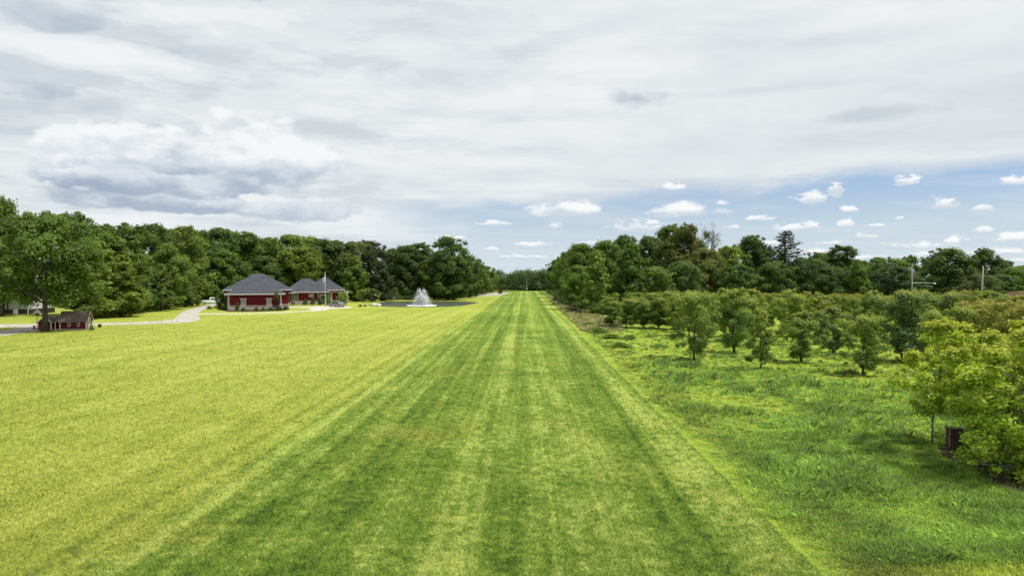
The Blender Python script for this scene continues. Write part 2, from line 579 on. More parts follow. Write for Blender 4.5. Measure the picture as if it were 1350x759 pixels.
# ------------------------------------------------------------------ setting: ground sheets
def sheet(name, poly, z, mat, kind='structure'):
    o = MB().add([(p[0], p[1], z) for p in poly], [tuple(range(len(poly)))]).build(name, mat)
    return tag(o, kind=kind)


def wavy(pts, amp, step, seed):
    rnd = random.Random(seed)
    res = []
    for (a, b) in zip(pts, pts[1:]):
        a, b = Vector(a), Vector(b)
        m_ = max(1, int((b - a).length / step))
        nrm = Vector((-(b - a).y, (b - a).x)).normalized()
        for i in range(m_):
            res.append(a.lerp(b, i / m_) + nrm * rnd.uniform(-amp, amp))
    res.append(Vector(pts[-1]))
    return res


sheet('ground', [(-2500, -60), (2500, -60), (2500, 3500), (-2500, 3500)], 0.0, m_ground)
lawn_poly = [(-140, -30), (-9.6, -30)] + [tuple(p) for p in wavy([(-9.6, 0), (-9.6, 330)], 0.1, 4, 1)] + \
            [(-9.6, 330), (-30, 275), (-52, 268), (-60, 232), (-75, 232), (-110, 215), (-120, 160), (-140, 150)]
sheet('lawn', lawn_poly, 0.004, m_lawn)
strip_poly = [tuple(p) for p in wavy([(7.1, -30), (7.0, 60), (6.9, 200), (7.3, 400)], 0.1, 1.2, 2)] + [(3, 410), (-5, 408)] + \
             [tuple(p) for p in wavy([(-8.6, 398), (-9.6, 150), (-10.5, 30), (-11.0, -30)], 0.1, 1.2, 3)]
sheet('mown_strip', strip_poly, 0.008, m_strip)
meadow_poly = [(90, -30), (90, 140), (30, 128), (17, 108), (10.5, 130), (7.9, 300)] + \
              [tuple(p) for p in wavy([(6.9, 300), (6.8, 60), (6.9, -30)], 0.25, 0.8, 4)]
sheet('meadow', meadow_poly, 0.0055, m_meadow)

# paved drive, path, pad
m_drive = simple('drive_concrete', (0.41, 0.39, 0.355), 0.9, 0.2, 0, 0.18, 0.8, 0.2)
m_gravel = simple('drive_gravel', (0.40, 0.375, 0.34), 0.95, 0.1, 0, 0.35, 4.0, 0.6)
m_path = simple('path_concrete', (0.47, 0.45, 0.38), 0.9, 0.2, 0, 0.15, 0.8, 0.2)


def ribbon(name, left, right, z, mat):
    a = [at(*p) for p in left]
    b = [at(*p) for p in right]
    return sheet(name, [(p.x, p.y) for p in a] + [(p.x, p.y) for p in reversed(b)], z, mat)


ribbon('driveway', [(-60, 427.0), (0, 427.2), (60, 426.6), (130, 425.8), (180, 424.6), (215, 422.6), (229, 420.6), (234, 417.5), (236, 414.0), (243, 409.8), (256, 405.6), (270, 402.4), (281, 399.6), (293, 396.4)],
       [(-60, 432.0), (0, 431.4), (60, 430.4), (130, 428.6), (180, 427.6), (215, 426.6), (240, 425.6), (256, 423.6), (264, 420.6), (262, 416.4), (260, 412.6), (268, 408.6), (277, 405.2), (286, 402.0), (300, 398.6)], 0.008, m_drive)
ribbon('gravel_drive', [(-80, 441), (0, 436.2), (16, 433.6), (30, 430.6), (50, 430.2), (58, 430)],
       [(-80, 450), (0, 443.2), (20, 440.6), (36, 437.8), (50, 435.6), (60, 433)], 0.012, m_gravel)
ribbon('walkway', [(258, 412.9), (290, 413.1), (340, 412.5), (380, 411.0), (405, 409.4), (413, 407.8)],
       [(258, 414.4), (290, 414.5), (340, 413.7), (380, 412.2), (407, 410.4), (418, 409.0)], 0.012, m_path)
ribbon('parking_pad', [(378, 404.2), (405, 404.0), (425, 403.4), (438, 403.4), (462, 404.3), (464, 405.2)],
       [(377, 406.0), (404, 405.8), (409, 407.2), (412, 410.2), (428, 409.4), (436, 407.0), (464, 406.2)], 0.016, m_path)
ribbon('mulch_bed', [(286, 405.6), (300, 406.4), (340, 407.0), (372, 405.6), (380, 405.0)],
       [(286, 407.8), (300, 410.8), (340, 410.8), (372, 409.6), (382, 408.0)], 0.010, simple('mulch', (0.05, 0.032, 0.022), 0.95, 0.1, 0, 0.4, 6, 0.4))
ribbon('gravel_track', [(619, 386.6), (640, 386.0), (660, 385.4), (673, 385.4)],
       [(617, 391.2), (636, 390.6), (655, 389.8), (668, 387.6)], 0.010, simple('pale_gravel', (0.36, 0.33, 0.27), 0.95, 0.1, 0, 0.45, 0.4, 0.4))
soil = simple('bare_soil', (0.055, 0.042, 0.030), 0.95, 0.1, 0, 0.5, 2.0, 0.7)
pts = [at(*p) for p in [(1236, 588), (1262, 582), (1300, 580), (1352, 586), (1400, 610), (1390, 650), (1346, 652), (1310, 640), (1285, 630), (1262, 612), (1243, 602)]]
pts_soil = list(pts)
sheet('bare_soil', [(p.x, p.y) for p in pts], 0.010, soil)
dry = [at(*p) for p in [(748, 408), (770, 414), (800, 416), (800, 428), (790, 434), (772, 434), (757, 424)]]
sheet('dry_grass_patch', [(p.x, p.y) for p in dry], 0.010, grass_mat('dry_meadow', (0.12, 0.17, 0.04), (0.23, 0.25, 0.08), (0.34, 0.31, 0.14), (0.28, 0.20, 0.11), dryamt=0.8))

# pond
m_water, k, o = new_mat('pond_water')
P = k.node('ShaderNodeNewGeometry').outputs['Position']
nz = k.noise(k.vm('MULTIPLY', P, (1.2, 1, 1)), 1.6, 4, 0.6)
principled(k, o, (0.075, 0.092, 0.066), 0.22, 0.5, 0, nz, 0.8, 0.22)
pond_px = [(486, 402.0), (497, 403.6), (520, 404.6), (556, 404.9), (590, 404.2), (612, 402.6), (625, 400.2), (631, 398.8), (620, 397.7), (600, 397.1), (560, 396.8), (520, 397.2), (500, 398.8)]
pv = [at(*p) for p in pond_px]
fine = []
for i in range(len(pv)):                       # rounded shore
    p0, p1, p2, p3 = (pv[(i + j - 1) % len(pv)] for j in range(4))
    for s in range(5):
        t = s / 5
        fine.append(0.5 * ((2 * p1) + (p2 - p0) * t + (2 * p0 - 5 * p1 + 4 * p2 - p3) * t * t + (3 * p1 - p0 - 3 * p2 + p3) * t ** 3))
sheet('pond_water', [(p.x, p.y) for p in fine], 0.020, m_water)


# ------------------------------------------------------------------ trees
def kites(rng, pos, nrm, size, aspect=0.55):
    m_ = len(pos)
    nrm = nrm / np.linalg.norm(nrm, axis=1, keepdims=True)
    r = rng.normal(size=(m_, 3))
    t = np.cross(nrm, r)
    t /= np.linalg.norm(t, axis=1, keepdims=True) + 1e-9
    b = np.cross(nrm, t)
    s = size[:, None]
    v = np.empty((m_, 4, 3))
    v[:, 0] = pos + t * s
    v[:, 1] = pos + b * s * aspect + nrm * s * 0.15
    v[:, 2] = pos - t * s
    v[:, 3] = pos - b * s * aspect + nrm * s * 0.15
    return v.reshape(-1, 3), np.arange(m_ * 4).reshape(m_, 4)


def crown_from_clusters(name, rng, cl, nleaf, leaf, mat, flat=0.8, tipz=(0, 1), updown=0.35, shell=0.35, rough=0.75):
    """cl: (m,4) centre and radius"""
    w = cl[:, 3] ** 2
    idx = rng.choice(len(cl), nleaf, p=w / w.sum())
    d = rng.normal(size=(nleaf, 3))
    d[:, 2] += updown
    d /= np.linalg.norm(d, axis=1, keepdims=True)
    rr = (shell + (1 - shell) * rng.random(nleaf) ** 0.6) * (1 + 0.24 * rng.normal(size=nleaf))
    off = d * rr[:, None] * cl[idx, 3][:, None]
    off[:, 2] *= flat
    pos = cl[idx, :3] + off
    axis = cl[:, :2].mean(0)
    outw = np.c_[pos[:, :2] - axis, np.zeros(nleaf)]
    outw /= np.linalg.norm(outw, axis=1, keepdims=True) + 1e-6
    nrm = d * 0.75 + outw * 0.25 + np.array([0, 0, 0.45]) + rng.normal(size=(nleaf, 3)) * rough * 0.6
    size = leaf * (0.65 + 0.7 * rng.random(nleaf))
    v, f = kites(rng, pos, nrm, size)
    ctone = rng.random(len(cl))
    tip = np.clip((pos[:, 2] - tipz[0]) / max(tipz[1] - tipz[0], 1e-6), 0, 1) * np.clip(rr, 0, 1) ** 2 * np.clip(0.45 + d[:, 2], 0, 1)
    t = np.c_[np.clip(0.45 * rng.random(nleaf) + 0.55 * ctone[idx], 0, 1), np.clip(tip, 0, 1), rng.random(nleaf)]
    keep = np.repeat(pos[:, 2] > 0.05, 4)
    t4 = np.repeat(t, 4, axis=0)
    if not keep.all():
        kf = pos[:, 2] > 0.05
        v, t4 = v[keep], t4[keep]
        f = np.arange(kf.sum() * 4).reshape(-1, 4)
    return fast_mesh(name, v, f, mat, t4)


def trunk_mesh(name, rng, H, r0, top, cl, mat, nlimb=14, lean=0.02, multi=0, fork=0.12):
    mb = MB()
    pts, rad = [], []
    ph = rng.random() * 6
    for i in range(9):
        t = i / 8
        z = -0.15 + (top + 0.15) * t
        pts.append((lean * H * math.sin(ph + t * 3) * t, lean * H * math.cos(ph + t * 2.3) * t, z))
        rad.append(r0 * (1.45 - 0.45 * min(1, t * 8)) * (1 - 0.8 * t))
    mb.tube(pts, rad, 9)
    order = rng.permutation(len(cl))[:nlimb]
    for j in order:
        c = cl[j]
        tz = max(fork * top, min(0.92 * top, c[2] - 0.35 * math.hypot(c[0], c[1]) - 0.25 * (rng.random()) * top))
        t = (tz + 0.15) / (top + 0.15)
        i = min(7, int(t * 8))
        a, b = Vector(pts[i]), Vector(pts[i + 1])
        s = a.lerp(b, t * 8 - i)
        e = Vector(c[:3])
        rs = r0 * (1 - 0.8 * t) * 0.45
        mid = s.lerp(e, 0.5) + Vector((0, 0, -0.08 * (e - s).length)) + Vector(rng.normal(size=3) * 0.03 * (e - s).length)
        mb.tube([s, mid, e], [rs, rs * 0.6, rs * 0.18], 5)
    for j in range(multi):
        a = rng.random() * 6.28
        e = Vector((math.cos(a) * 0.35, math.sin(a) * 0.35, top * 0.7))
        mb.tube([(math.cos(a) * r0 * .8, math.sin(a) * r0 * .8, -0.1), e * 0.5, e], [r0 * .6, r0 * .45, r0 * .2], 6)
    me = bpy.data.meshes.new(name)
    me.from_pydata(mb.v, [], mb.f)
    me.polygons.foreach_set('use_smooth', [True] * len(me.polygons))
    me.materials.append(mat)
    return me


def prof(kind, h):
    if kind == 'oak':
        return (max(0.0, 1 - abs(2 * h - 0.8) ** 2.4 / (1.2 ** 2.4))) ** 0.5
    if kind == 'tall':
        return (max(0.0, 1 - abs(h - 0.42) ** 2.2 / (0.58 ** 2.2 if h > .42 else .62 ** 2.2))) ** 0.55
    if kind == 'cone':
        return 0.12 + 0.88 * min(1.0, (1 - h) ** 0.72 * 1.08) * min(1, 0.62 + h * 3)
    if kind == 'round':
        return (max(0.0, 1 - abs(2 * h - 1) ** 2.2)) ** 0.5
    if kind == 'vase':
        return (0.58 + 0.58 * h ** 0.8) * (1 if h < 0.68 else max(0.0, 1 - ((h - 0.68) / 0.34) ** 2.2) ** 0.5)
    if kind == 'column':
        return 0.85 * (0.55 + h) ** 0.3 * (1 - max(0, h - 0.45) ** 1.4 * 1.6)
    if kind == 'bush':
        return (max(0.0, 1 - h ** 2.2)) ** 0.5
    return 1.0


def make_proto(kind, seed, H, Rr, bot, nleaf, leaf, mat, bark, r0, ncl=46, csize=(0.20, 0.36), tipz=(0.5, 1), lump=0.28, shell=0.35, nlimb=14, multi=0, updown=.35, flat=.8, fork=0.12):
    rng = np.random.default_rng(seed)
    cl = []
    ph = rng.random(4) * 6.28
    for i in range(ncl):
        h = (i + rng.random()) / ncl
        a = i * 2.39996 + rng.normal() * 0.5
        lf = 1 + lump * (0.6 * math.sin(2 * a + ph[0] + 3 * h) + 0.5 * math.sin(3 * a + ph[1] - 5 * h) + 0.5 * rng.normal())
        rad = Rr * prof(kind, h) * max(0.25, lf) * (0.35 + 0.65 * rng.random() ** 0.45)
        cs = Rr * rng.uniform(*csize) * (0.65 + 0.35 * prof(kind, h))
        sprig = i % 3 == 0 and kind not in ('bush',)
        if sprig:
            cs *= 0.55
            rad = Rr * prof(kind, h) * max(0.4, lf) * rng.uniform(0.9, 1.12)
        rad = max(0.0, rad - cs * 0.55)
        z = bot + (H - bot) * h
        z = min(z, H - cs * 0.7) if not sprig else min(z + 0.02 * H, H)
        cl.append((rad * math.cos(a), rad * math.sin(a), max(z, bot + 0.1 * cs), cs))
    cl = np.array(cl)
    crown = crown_from_clusters('crown', rng, cl, nleaf, leaf, mat, flat, (H * tipz[0], H * tipz[1]), updown, shell)
    trunk = trunk_mesh('trunk', rng, H, r0, H * 0.8, cl, bark, nlimb, multi=multi, fork=fork)
    return dict(crown=crown, trunk=trunk, H=H, R=Rr)


def make_pine(seed, H, Rr):
    rng = np.random.default_rng(seed)
    mb = MB()
    mb.tube([(0, 0, -0.2), (0.05, 0, H * 0.5), (0, 0.05, H * 0.99)], [0.28, 0.17, 0.03], 8)
    pos, nrm, sz = [], [], []
    z = H * 0.2
    while z < H * 0.98:
        h = (z - H * .2) / (H * .8)
        ln = Rr * (1.0 - h ** 1.25) * rng.uniform(0.8, 1.1) + 0.3
        for j in range(6):
            a = rng.random() * 6.28
            l2 = ln * rng.uniform(0.6, 1.15)
            rise = rng.uniform(0.0, 0.28) + 0.25 * h
            pts = [Vector((math.cos(a) * l2 * t, math.sin(a) * l2 * t, z + rise * l2 * t * t + 0.1 * l2 * t)) for t in (0, .35, .7, 1)]
            mb.tube(pts, [0.055, 0.04, 0.028, 0.012], 4)
            for q in range(int(26 * l2 / Rr) + 8):
                t = 0.3 + 0.75 * rng.random()
                p = np.array([math.cos(a) * l2 * t, math.sin(a) * l2 * t, z + rise * l2 * t * t + 0.1 * l2 * t]) + rng.normal(size=3) * [0.22, 0.22, 0.10]
                pos.append(p)
                nrm.append(np.array([0, 0, 1]) + rng.normal(size=3) * 0.5)
                sz.append(rng.uniform(0.22, 0.40))
        z += rng.uniform(0.42, 0.62) * H / 14
    pos, nrm, sz = np.array(pos), np.array(nrm), np.array(sz)
    v, f = kites(rng, pos, nrm, sz, 0.32)
    t = np.repeat(np.c_[rng.random(len(pos)), np.zeros(len(pos)), rng.random(len(pos)) * 0.6], 4, axis=0)
    crown = fast_mesh('crown', v, f, m_leaf, t)
    me = bpy.data.meshes.new('trunk')
    me.from_pydata(mb.v, [], mb.f)
    me.materials.append(m_bark)
    return dict(crown=crown, trunk=me, H=H, R=Rr)


def make_bare(seed, H, Rr, nleaf=900):
    rng = np.random.default_rng(seed)
    mb = MB()
    ends = []

    def br(p, d, ln, r, lv):
        e = p + d * ln
        midp = p.lerp(e, 0.5) + Vector(rng.normal(size=3) * ln * 0.05)
        mb.tube([p, midp, e], [r, r * .8, r * .55], 5 if lv < 2 else 4)
        if lv == 4:
            ends.append(e)
            return
        for i in range([6, 4, 4, 3][lv]):
            s = p.lerp(e, rng.uniform(0.45, 1.0))
            dd = (d + Vector(rng.normal(size=3) * 0.62) + Vector((0, 0, 0.18))).normalized()
            br(s, dd, ln * rng.uniform(0.42, 0.62), r * 0.5, lv + 1)
    br(Vector((0, 0, -0.2)), Vector((0.02, 0, 1)), H * 0.52, 0.22, 0)
    zmax = max(p[2] for p in mb.v)
    s = H / zmax
    mb.v = [(p[0] * s, p[1] * s, p[2] * s) for p in mb.v]
    ends = np.array([list(e * s) for e in ends])
    pos = ends[rng.integers(0, len(ends), nleaf)] + rng.normal(size=(nleaf, 3)) * 0.25
    v, f = kites(rng, pos, rng.normal(size=(nleaf, 3)) + [0, 0, .6], rng.uniform(0.07, 0.14, nleaf))
    t = np.repeat(rng.random((nleaf, 3)), 4, axis=0)
    crown = fast_mesh('crown', v, f, m_leaf, t)
    me = bpy.data.meshes.new('trunk')
    me.from_pydata(mb.v, [], mb.f)
    me.materials.append(m_bark_pale)
    return dict(crown=crown, trunk=me, H=H, R=Rr)


PR = {
    'oak': make_proto('oak', 11, 16, 7.2, 4.2, 48000, 0.20, m_leaf, m_bark, 0.40, 120, (0.15, 0.28), nlimb=30, lump=0.2, fork=0.3),
    'wood_a': make_proto('tall', 21, 17, 5.2, 1.2, 20000, 0.25, m_leaf, m_bark, 0.30, 90, (0.20, 0.34)),
    'wood_b': make_proto('round', 22, 15, 5.6, 1.0, 20000, 0.25, m_leaf, m_bark, 0.30, 90, (0.20, 0.34)),
    'wood_c': make_proto('tall', 23, 18, 4.4, 1.2, 19000, 0.25, m_leaf, m_bark, 0.28, 80, (0.24, 0.40), lump=0.36),
    'wood_d': make_proto('round', 24, 16, 5.4, 2.0, 15000, 0.25, m_leaf, m_bark, 0.30, 80, (0.20, 0.34), lump=0.3),
    'cone': make_proto('cone', 31, 14, 3.9, 0.6, 15000, 0.24, m_leaf, m_bark, 0.22, 60, (0.20, 0.32), lump=0.18),
    'pine': make_pine(41, 16, 4.2),
    'bare': make_bare(51, 16, 4.5),
    'orch_a': make_proto('vase', 61, 4.8, 1.55, 0.5, 12500, 0.068, m_leaf_tip, m_bark, 0.075, 44, (0.20, 0.34), (0.45, 1), shell=.25, nlimb=18),
    'orch_b': make_proto('round', 62, 4.6, 1.5, 0.45, 12500, 0.068, m_leaf_tip, m_bark, 0.07, 44, (0.20, 0.36), (0.45, 1), shell=.25, nlimb=18, multi=2),
    'orch_c': make_proto('column', 63, 4.4, 1.15, 0.5, 9500, 0.068, m_leaf_tip, m_bark, 0.07, 40, (0.24, 0.40), (0.5, 1), shell=.25, nlimb=18),
    'orch_d': make_proto('vase', 64, 4.6, 1.6, 0.55, 11500, 0.068, m_leaf_red, m_bark, 0.075, 40, (0.20, 0.34), (0.45, 1), shell=.25, nlimb=18, lump=0.35),
    'maple': make_proto('vase', 71, 4.0, 1.35, 1.3, 9500, 0.062, m_leaf_maple, m_bark_pale, 0.045, 44, (0.17, 0.30), (0.4, 1), shell=.35, nlimb=24, lump=0.35, flat=.8, updown=.5),
    'maple_big': make_proto('vase', 72, 5.6, 2.2, 0.2, 46000, 0.064, m_leaf_maple, m_bark_pale, 0.09, 150, (0.10, 0.21), (0.4, 1), shell=.35, nlimb=44, lump=0.4, multi=3, flat=.8, updown=.5),
    'bush': make_proto('bush', 81, 1.6, 1.0, 0.0, 2600, 0.07, m_leaf, m_bark, 0.03, 30, (0.25, 0.42), nlimb=8),
}


def tree(kind, px, base, top, w, color, name, label, group, rz=None, cat='tree', Y=None, sy=1.0):
    p = PR[kind]
    loc = at(px, base) if Y is None else atY(px, Y)
    Yd = loc.y
    H = zof(top, Yd)
    sz = H / p['H']
    sx = (w * Yd / FPX) / (2 * p['R'])
    r = thing(name, label, cat, (loc.x, loc.y, 0), random.uniform(0, 6.28) if rz is None else rz, group)
    r.scale = (sx, sx * sy, sz)
    for part in ('trunk', 'crown'):
        c = bpy.data.objects.new(part, p[part])
        C.objects.link(c)
        c.parent = r
        if part == 'crown':
            c.color = tuple(color) + (1,)
    return r


DK, MD, LT, YL, OL, BL = (0.096, 0.150, 0.040), (0.132, 0.200, 0.043), (0.175, 0.250, 0.047), (0.195, 0.245, 0.040), (0.140, 0.164, 0.046), (0.096, 0.155, 0.044)
NM = {'wood_a': 'broadleaf_tree', 'wood_b': 'broadleaf_tree', 'wood_c': 'broadleaf_tree', 'wood_d': 'broadleaf_tree', 'cone': 'conical_tree',
      'pine': 'pine_tree', 'bare': 'bare_tree', 'oak': 'oak_tree'}


def jit(c, s=0.12):
    q = random.uniform(1 - s, 1 + s)
    return tuple(max(0.004, v * q * random.uniform(1 - s * .4, 1 + s * .4)) for v in c)


# --- the left wood
tree('oak', 59, 436.5, 283, 136, jit(MD, .02), 'oak_tree', 'big spreading oak with a thick dark trunk beside the small red playhouse', None, 0.6)
GL = 'trees of the wood behind the red house'
left = [  # kind, px, Y, top, width, colour, label
    ('wood_d', 2, 128, 262, 84, MD, 'tallest tree at the left edge, rising behind the spreading oak with a loose top'),
    ('wood_b', -60, 132, 290, 110, DK, 'dark tree cut off by the left edge behind the pale barn'),
    ('wood_c', 103, 132, 281, 66, MD, 'tree whose small tufted top shows above the right shoulder of the oak'),
    ('cone', 128, 124, 318, 92, LT, 'yellow green tree sweeping to the lawn just behind the red playhouse'),
    ('cone', 160, 128, 336, 66, YL, 'low yellow green tree at the wood edge right of the playhouse'),
    ('wood_c', 166, 140, 296, 74, MD, 'tall tree standing over the low yellow green tree right of the playhouse'),
    ('cone', 186, 146, 330, 52, MD, 'narrow mid green tree with drooping sides left of the curving driveway'),
    ('wood_a', 200, 168, 296, 66, DK, 'dark rounded tree top on the skyline above the bend of the driveway'),
    ('wood_c', 222, 160, 322, 54, LT, 'light green narrow tree behind the lawn where the driveway bends'),
    ('cone', 212, 152, 348, 44, MD, 'short feathery tree at the lawn edge straight behind the drive bend'),
    ('wood_a', 244, 182, 299, 66, LT, 'bright topped tall tree left of the red house, its crown catching the light'),
    ('cone', 244, 172, 340, 44, MD, 'slim feathery tree left of the white pickup truck'),
    ('wood_b', 268, 205, 318, 56, DK, 'dark tree directly above the white pickup truck'),
    ('wood_b', 290, 214, 301, 74, DK, 'broad dark crown on the skyline above the left corner of the red house'),
    ('wood_a', 296, 206, 330, 54, MD, 'mid green tree bulging forward at the left corner of the red house'),
    ('wood_c', 326, 222, 307, 62, MD, 'tall tree behind the peak of the front roof of the red house'),
    ('wood_b', 346, 216, 338, 60, DK, 'low dark tree close behind the front roof of the red house'),
    ('wood_a', 356, 232, 314, 60, OL, 'dull olive tree above the dip between the two roofs of the red house'),
    ('wood_b', 384, 228, 310, 76, LT, 'wide light green tree above the middle roofs of the red house'),
    ('wood_d', 400, 224, 326, 60, YL, 'yellowish tree with arching boughs behind the middle roof of the red house'),
    ('wood_a', 424, 232, 316, 62, DK, 'dark tree right behind the flagpole'),
    ('wood_c', 446, 236, 318, 52, DK, 'dark tree above the right end of the red house'),
    ('wood_b', 466, 236, 319, 50, OL, 'brownish dark tree on the skyline right of the flagpole'),
    ('wood_d', 486, 242, 318, 52, (0.055, 0.066, 0.03), 'darkest thin leaved tree on the skyline between house and pond'),
    ('cone', 468, 218, 338, 44, LT, 'pale green pointed tree standing in front of the dark wood right of the house'),
    ('cone', 503, 220, 344, 40, (0.09, 0.12, 0.06), 'greyish green soft tree left of the pond fountain'),
    ('wood_b', 516, 250, 328, 50, DK, 'dark tree left behind the fountain, second row'),
    ('wood_a', 538, 240, 324, 50, DK, 'dark tall tree rising straight behind the fountain, left one of a close pair'),
    ('wood_c', 556, 246, 321, 48, DK, 'dark tall tree rising straight behind the fountain, right one of a close pair'),
    ('wood_b', 572, 238, 340, 46, MD, 'lower green tree over the far bank right behind the fountain'),
    ('wood_d', 590, 236, 313, 60, DK, 'tall layered tree that tops the skyline right of the fountain'),
    ('wood_a', 598, 230, 338, 52, DK, 'dense dark tree hanging over the right end of the pond'),
    ('wood_b', 618, 262, 338, 40, DK, 'shoulder tree stepping down right of the tall layered tree'),
    ('wood_a', 630, 300, 345, 34, MD, 'small tree stepping down towards the pale gravel track'),
    ('wood_b', 641, 340, 351, 30, MD, 'last low tree before the gap at the far end of the grass strip'),
    ('wood_a', 624, 320, 352, 36, LT, 'lighter low tree behind the pale gravel track'),
    ('wood_b', 228, 215, 303, 64, DK, 'dark crown in the second row between the two bright trees left of the house'),
    ('wood_b', 266, 232, 304, 60, MD, 'green crown in the second row above and left of the white pickup'),
    ('wood_c', 144, 160, 297, 60, DK, 'dark crown filling the skyline right of the oak'),
    ('wood_b', 310, 245, 306, 60, OL, 'olive crown in the back row left of the roof peak of the red house'),
    ('wood_a', 408, 250, 313, 60, MD, 'rounded crown in the back row left of the flagpole top'),
]
for kind, px, Y, top, w, c, lab in left:
    tree(kind, px, None, top, w, jit(c), NM[kind], lab, GL, Y=Y)

# --- the right wood
GR = 'trees of the wood right of the strip'
right = [
    ('wood_b', 733, 330, 343, 26, DK, 'first small tree where the right wood begins at the far end of the strip'),
    ('wood_d', 742, 262, 338, 34, DK, 'dark tree with a little leafy knob at the left end of the right wood'),
    ('wood_b', 752, 215, 332, 44, MD, 'dark tree bulging towards the mown strip at the left end of the right wood'),
    ('wood_a', 768, 190, 322, 52, MD, 'dark domed tree behind the pointed bright tree nearest the strip'),
    ('wood_b', 762, 160, 350, 46, MD, 'low dark tree with skirts on the ground beside the tan grass'),
    ('cone', 786, 138, 331, 52, LT, 'bright green pointed tree nearest the mown strip in the right wood'),
    ('wood_a', 800, 190, 318, 54, MD, 'rounded green tree between and behind the two bright pointed trees'),
    ('cone', 832, 142, 320, 58, (0.105, 0.17, 0.03), 'larger bright green tree right of the pointed one in the right wood'),
    ('wood_b', 824, 210, 311, 56, DK, 'dark crown behind the larger bright green tree'),
    ('wood_a', 856, 200, 313, 54, BL, 'bluish green crown between the bright trees and the tallest of the right wood'),
    ('wood_b', 862, 150, 352, 60, MD, 'low spreading tree behind the hedge like young trees by the tan grass'),
    ('wood_c', 886, 190, 298, 60, MD, 'tallest leafy tree of the right wood, left of the bare tree'),
    ('wood_d', 908, 186, 297, 50, OL, 'olive brown tree touching the bare tree on its left'),
    ('bare', 931, 186, 291, 52, OL, 'nearly leafless grey tree sticking up out of the right wood'),
    ('wood_b', 928, 170, 328, 66, OL, 'olive tree at the foot of the nearly leafless tree'),
    ('wood_b', 898, 158, 345, 56, BL, 'bluish low tree under the tallest leafy tree of the right wood'),
    ('wood_a', 958, 176, 326, 54, LT, 'light green tree right of the nearly leafless tree'),
    ('wood_a', 992, 180, 312, 56, DK, 'very dark tree with a jagged left side, left of the pine'),
    ('wood_b', 974, 160, 350, 56, DK, 'low dark tree between the olive tree and the pine'),
    ('pine', 1035, 176, 304, 84, (0.05, 0.066, 0.042), 'dark pine with open horizontal boughs above the orchard'),
    ('wood_b', 1022, 164, 345, 54, DK, 'dark bushy tree at the foot of the pine on its left'),
    ('wood_b', 1058, 170, 340, 52, BL, 'bluish bushy tree at the foot of the pine on its right'),
    ('wood_a', 1078, 190, 334, 44, MD, 'green tree in the dip between the pine and the domed tree'),
    ('wood_c', 1106, 182, 325, 52, DK, 'domed dark tree right of the pine'),
    ('cone', 1131, 160, 343, 40, (0.115, 0.19, 0.032), 'small bright green dome among the dark trees above the orchard'),
    ('wood_b', 1090, 162, 352, 48, DK, 'low dark tree left of the small bright green dome'),
    ('wood_b', 1160, 200, 340, 56, MD, 'distant mixed tree right of the small bright green dome'),
    ('wood_b', 1182, 164, 352, 62, (0.10, 0.14, 0.06), 'broad pale green tree left of the street lamp pole'),
    ('wood_d', 1200, 204, 338, 40, DK, 'thin dark tree whose top stands over the street lamp pole'),
    ('wood_a', 1228, 190, 344, 44, DK, 'dark tree just right of the street lamp pole'),
    ('wood_a', 1248, 172, 329, 74, DK, 'large dark spreading tree between the two poles'),
    ('wood_b', 1276, 182, 345, 44, MD, 'green tree left of the tall bare pole'),
    ('wood_a', 1297, 176, 329, 44, DK, 'tree with an open tufted head standing right behind the tall bare pole'),
    ('wood_b', 1288, 150, 362, 44, (0.13, 0.165, 0.065), 'pale low tree at the foot of the tall bare pole'),
    ('wood_a', 1324, 196, 344, 40, DK, 'small dark tree between the tall bare pole and the brown roof'),
    ('wood_b', 1346, 176, 351, 66, MD, 'green tree behind the brown roof at the right edge'),
    ('wood_b', 1320, 160, 362, 50, BL, 'low bluish tree left of the brown roof'),
    ('wood_b', 1400, 180, 346, 90, DK, 'dark tree cut off by the right edge of the picture'),
    ('wood_b', 1136, 210, 346, 60, OL, 'olive crown in the back row behind the small bright green dome'),
    ('wood_b', 1010, 210, 330, 60, MD, 'green crown in the back row left of the pine'),
]
for kind, px, Y, top, w, c, lab in right:
    tree(kind, px, None, top, w, jit(c), NM[kind], lab, GR, Y=Y)

# --- far wood closing the strip: one mass
def wood_mass(name, spots, seed, leaf, per, mat, color, low=1.0):
    rng = np.random.default_rng(seed)
    cls = []
    for (x, y, H, w) in spots:
        for i in range(14):
            h = rng.random()
            a = rng.random() * 6.28
            rr = w * 0.5 * (prof('bush', h) if low > 1 else prof('tall', h)) * rng.random() ** .5
            cls.append((x + rr * math.cos(a), y + rr * math.sin(a), max(0.8, H * (0.03 + 0.88 * h ** low)), w * rng.uniform(.16, .28)))
    me = crown_from_clusters(name, rng, np.array(cls), per * len(spots), leaf, mat)
    o = bpy.data.objects.new(name, me)
    C.objects.link(o)
    o.color = color + (1,)
    return tag(o, kind='stuff')


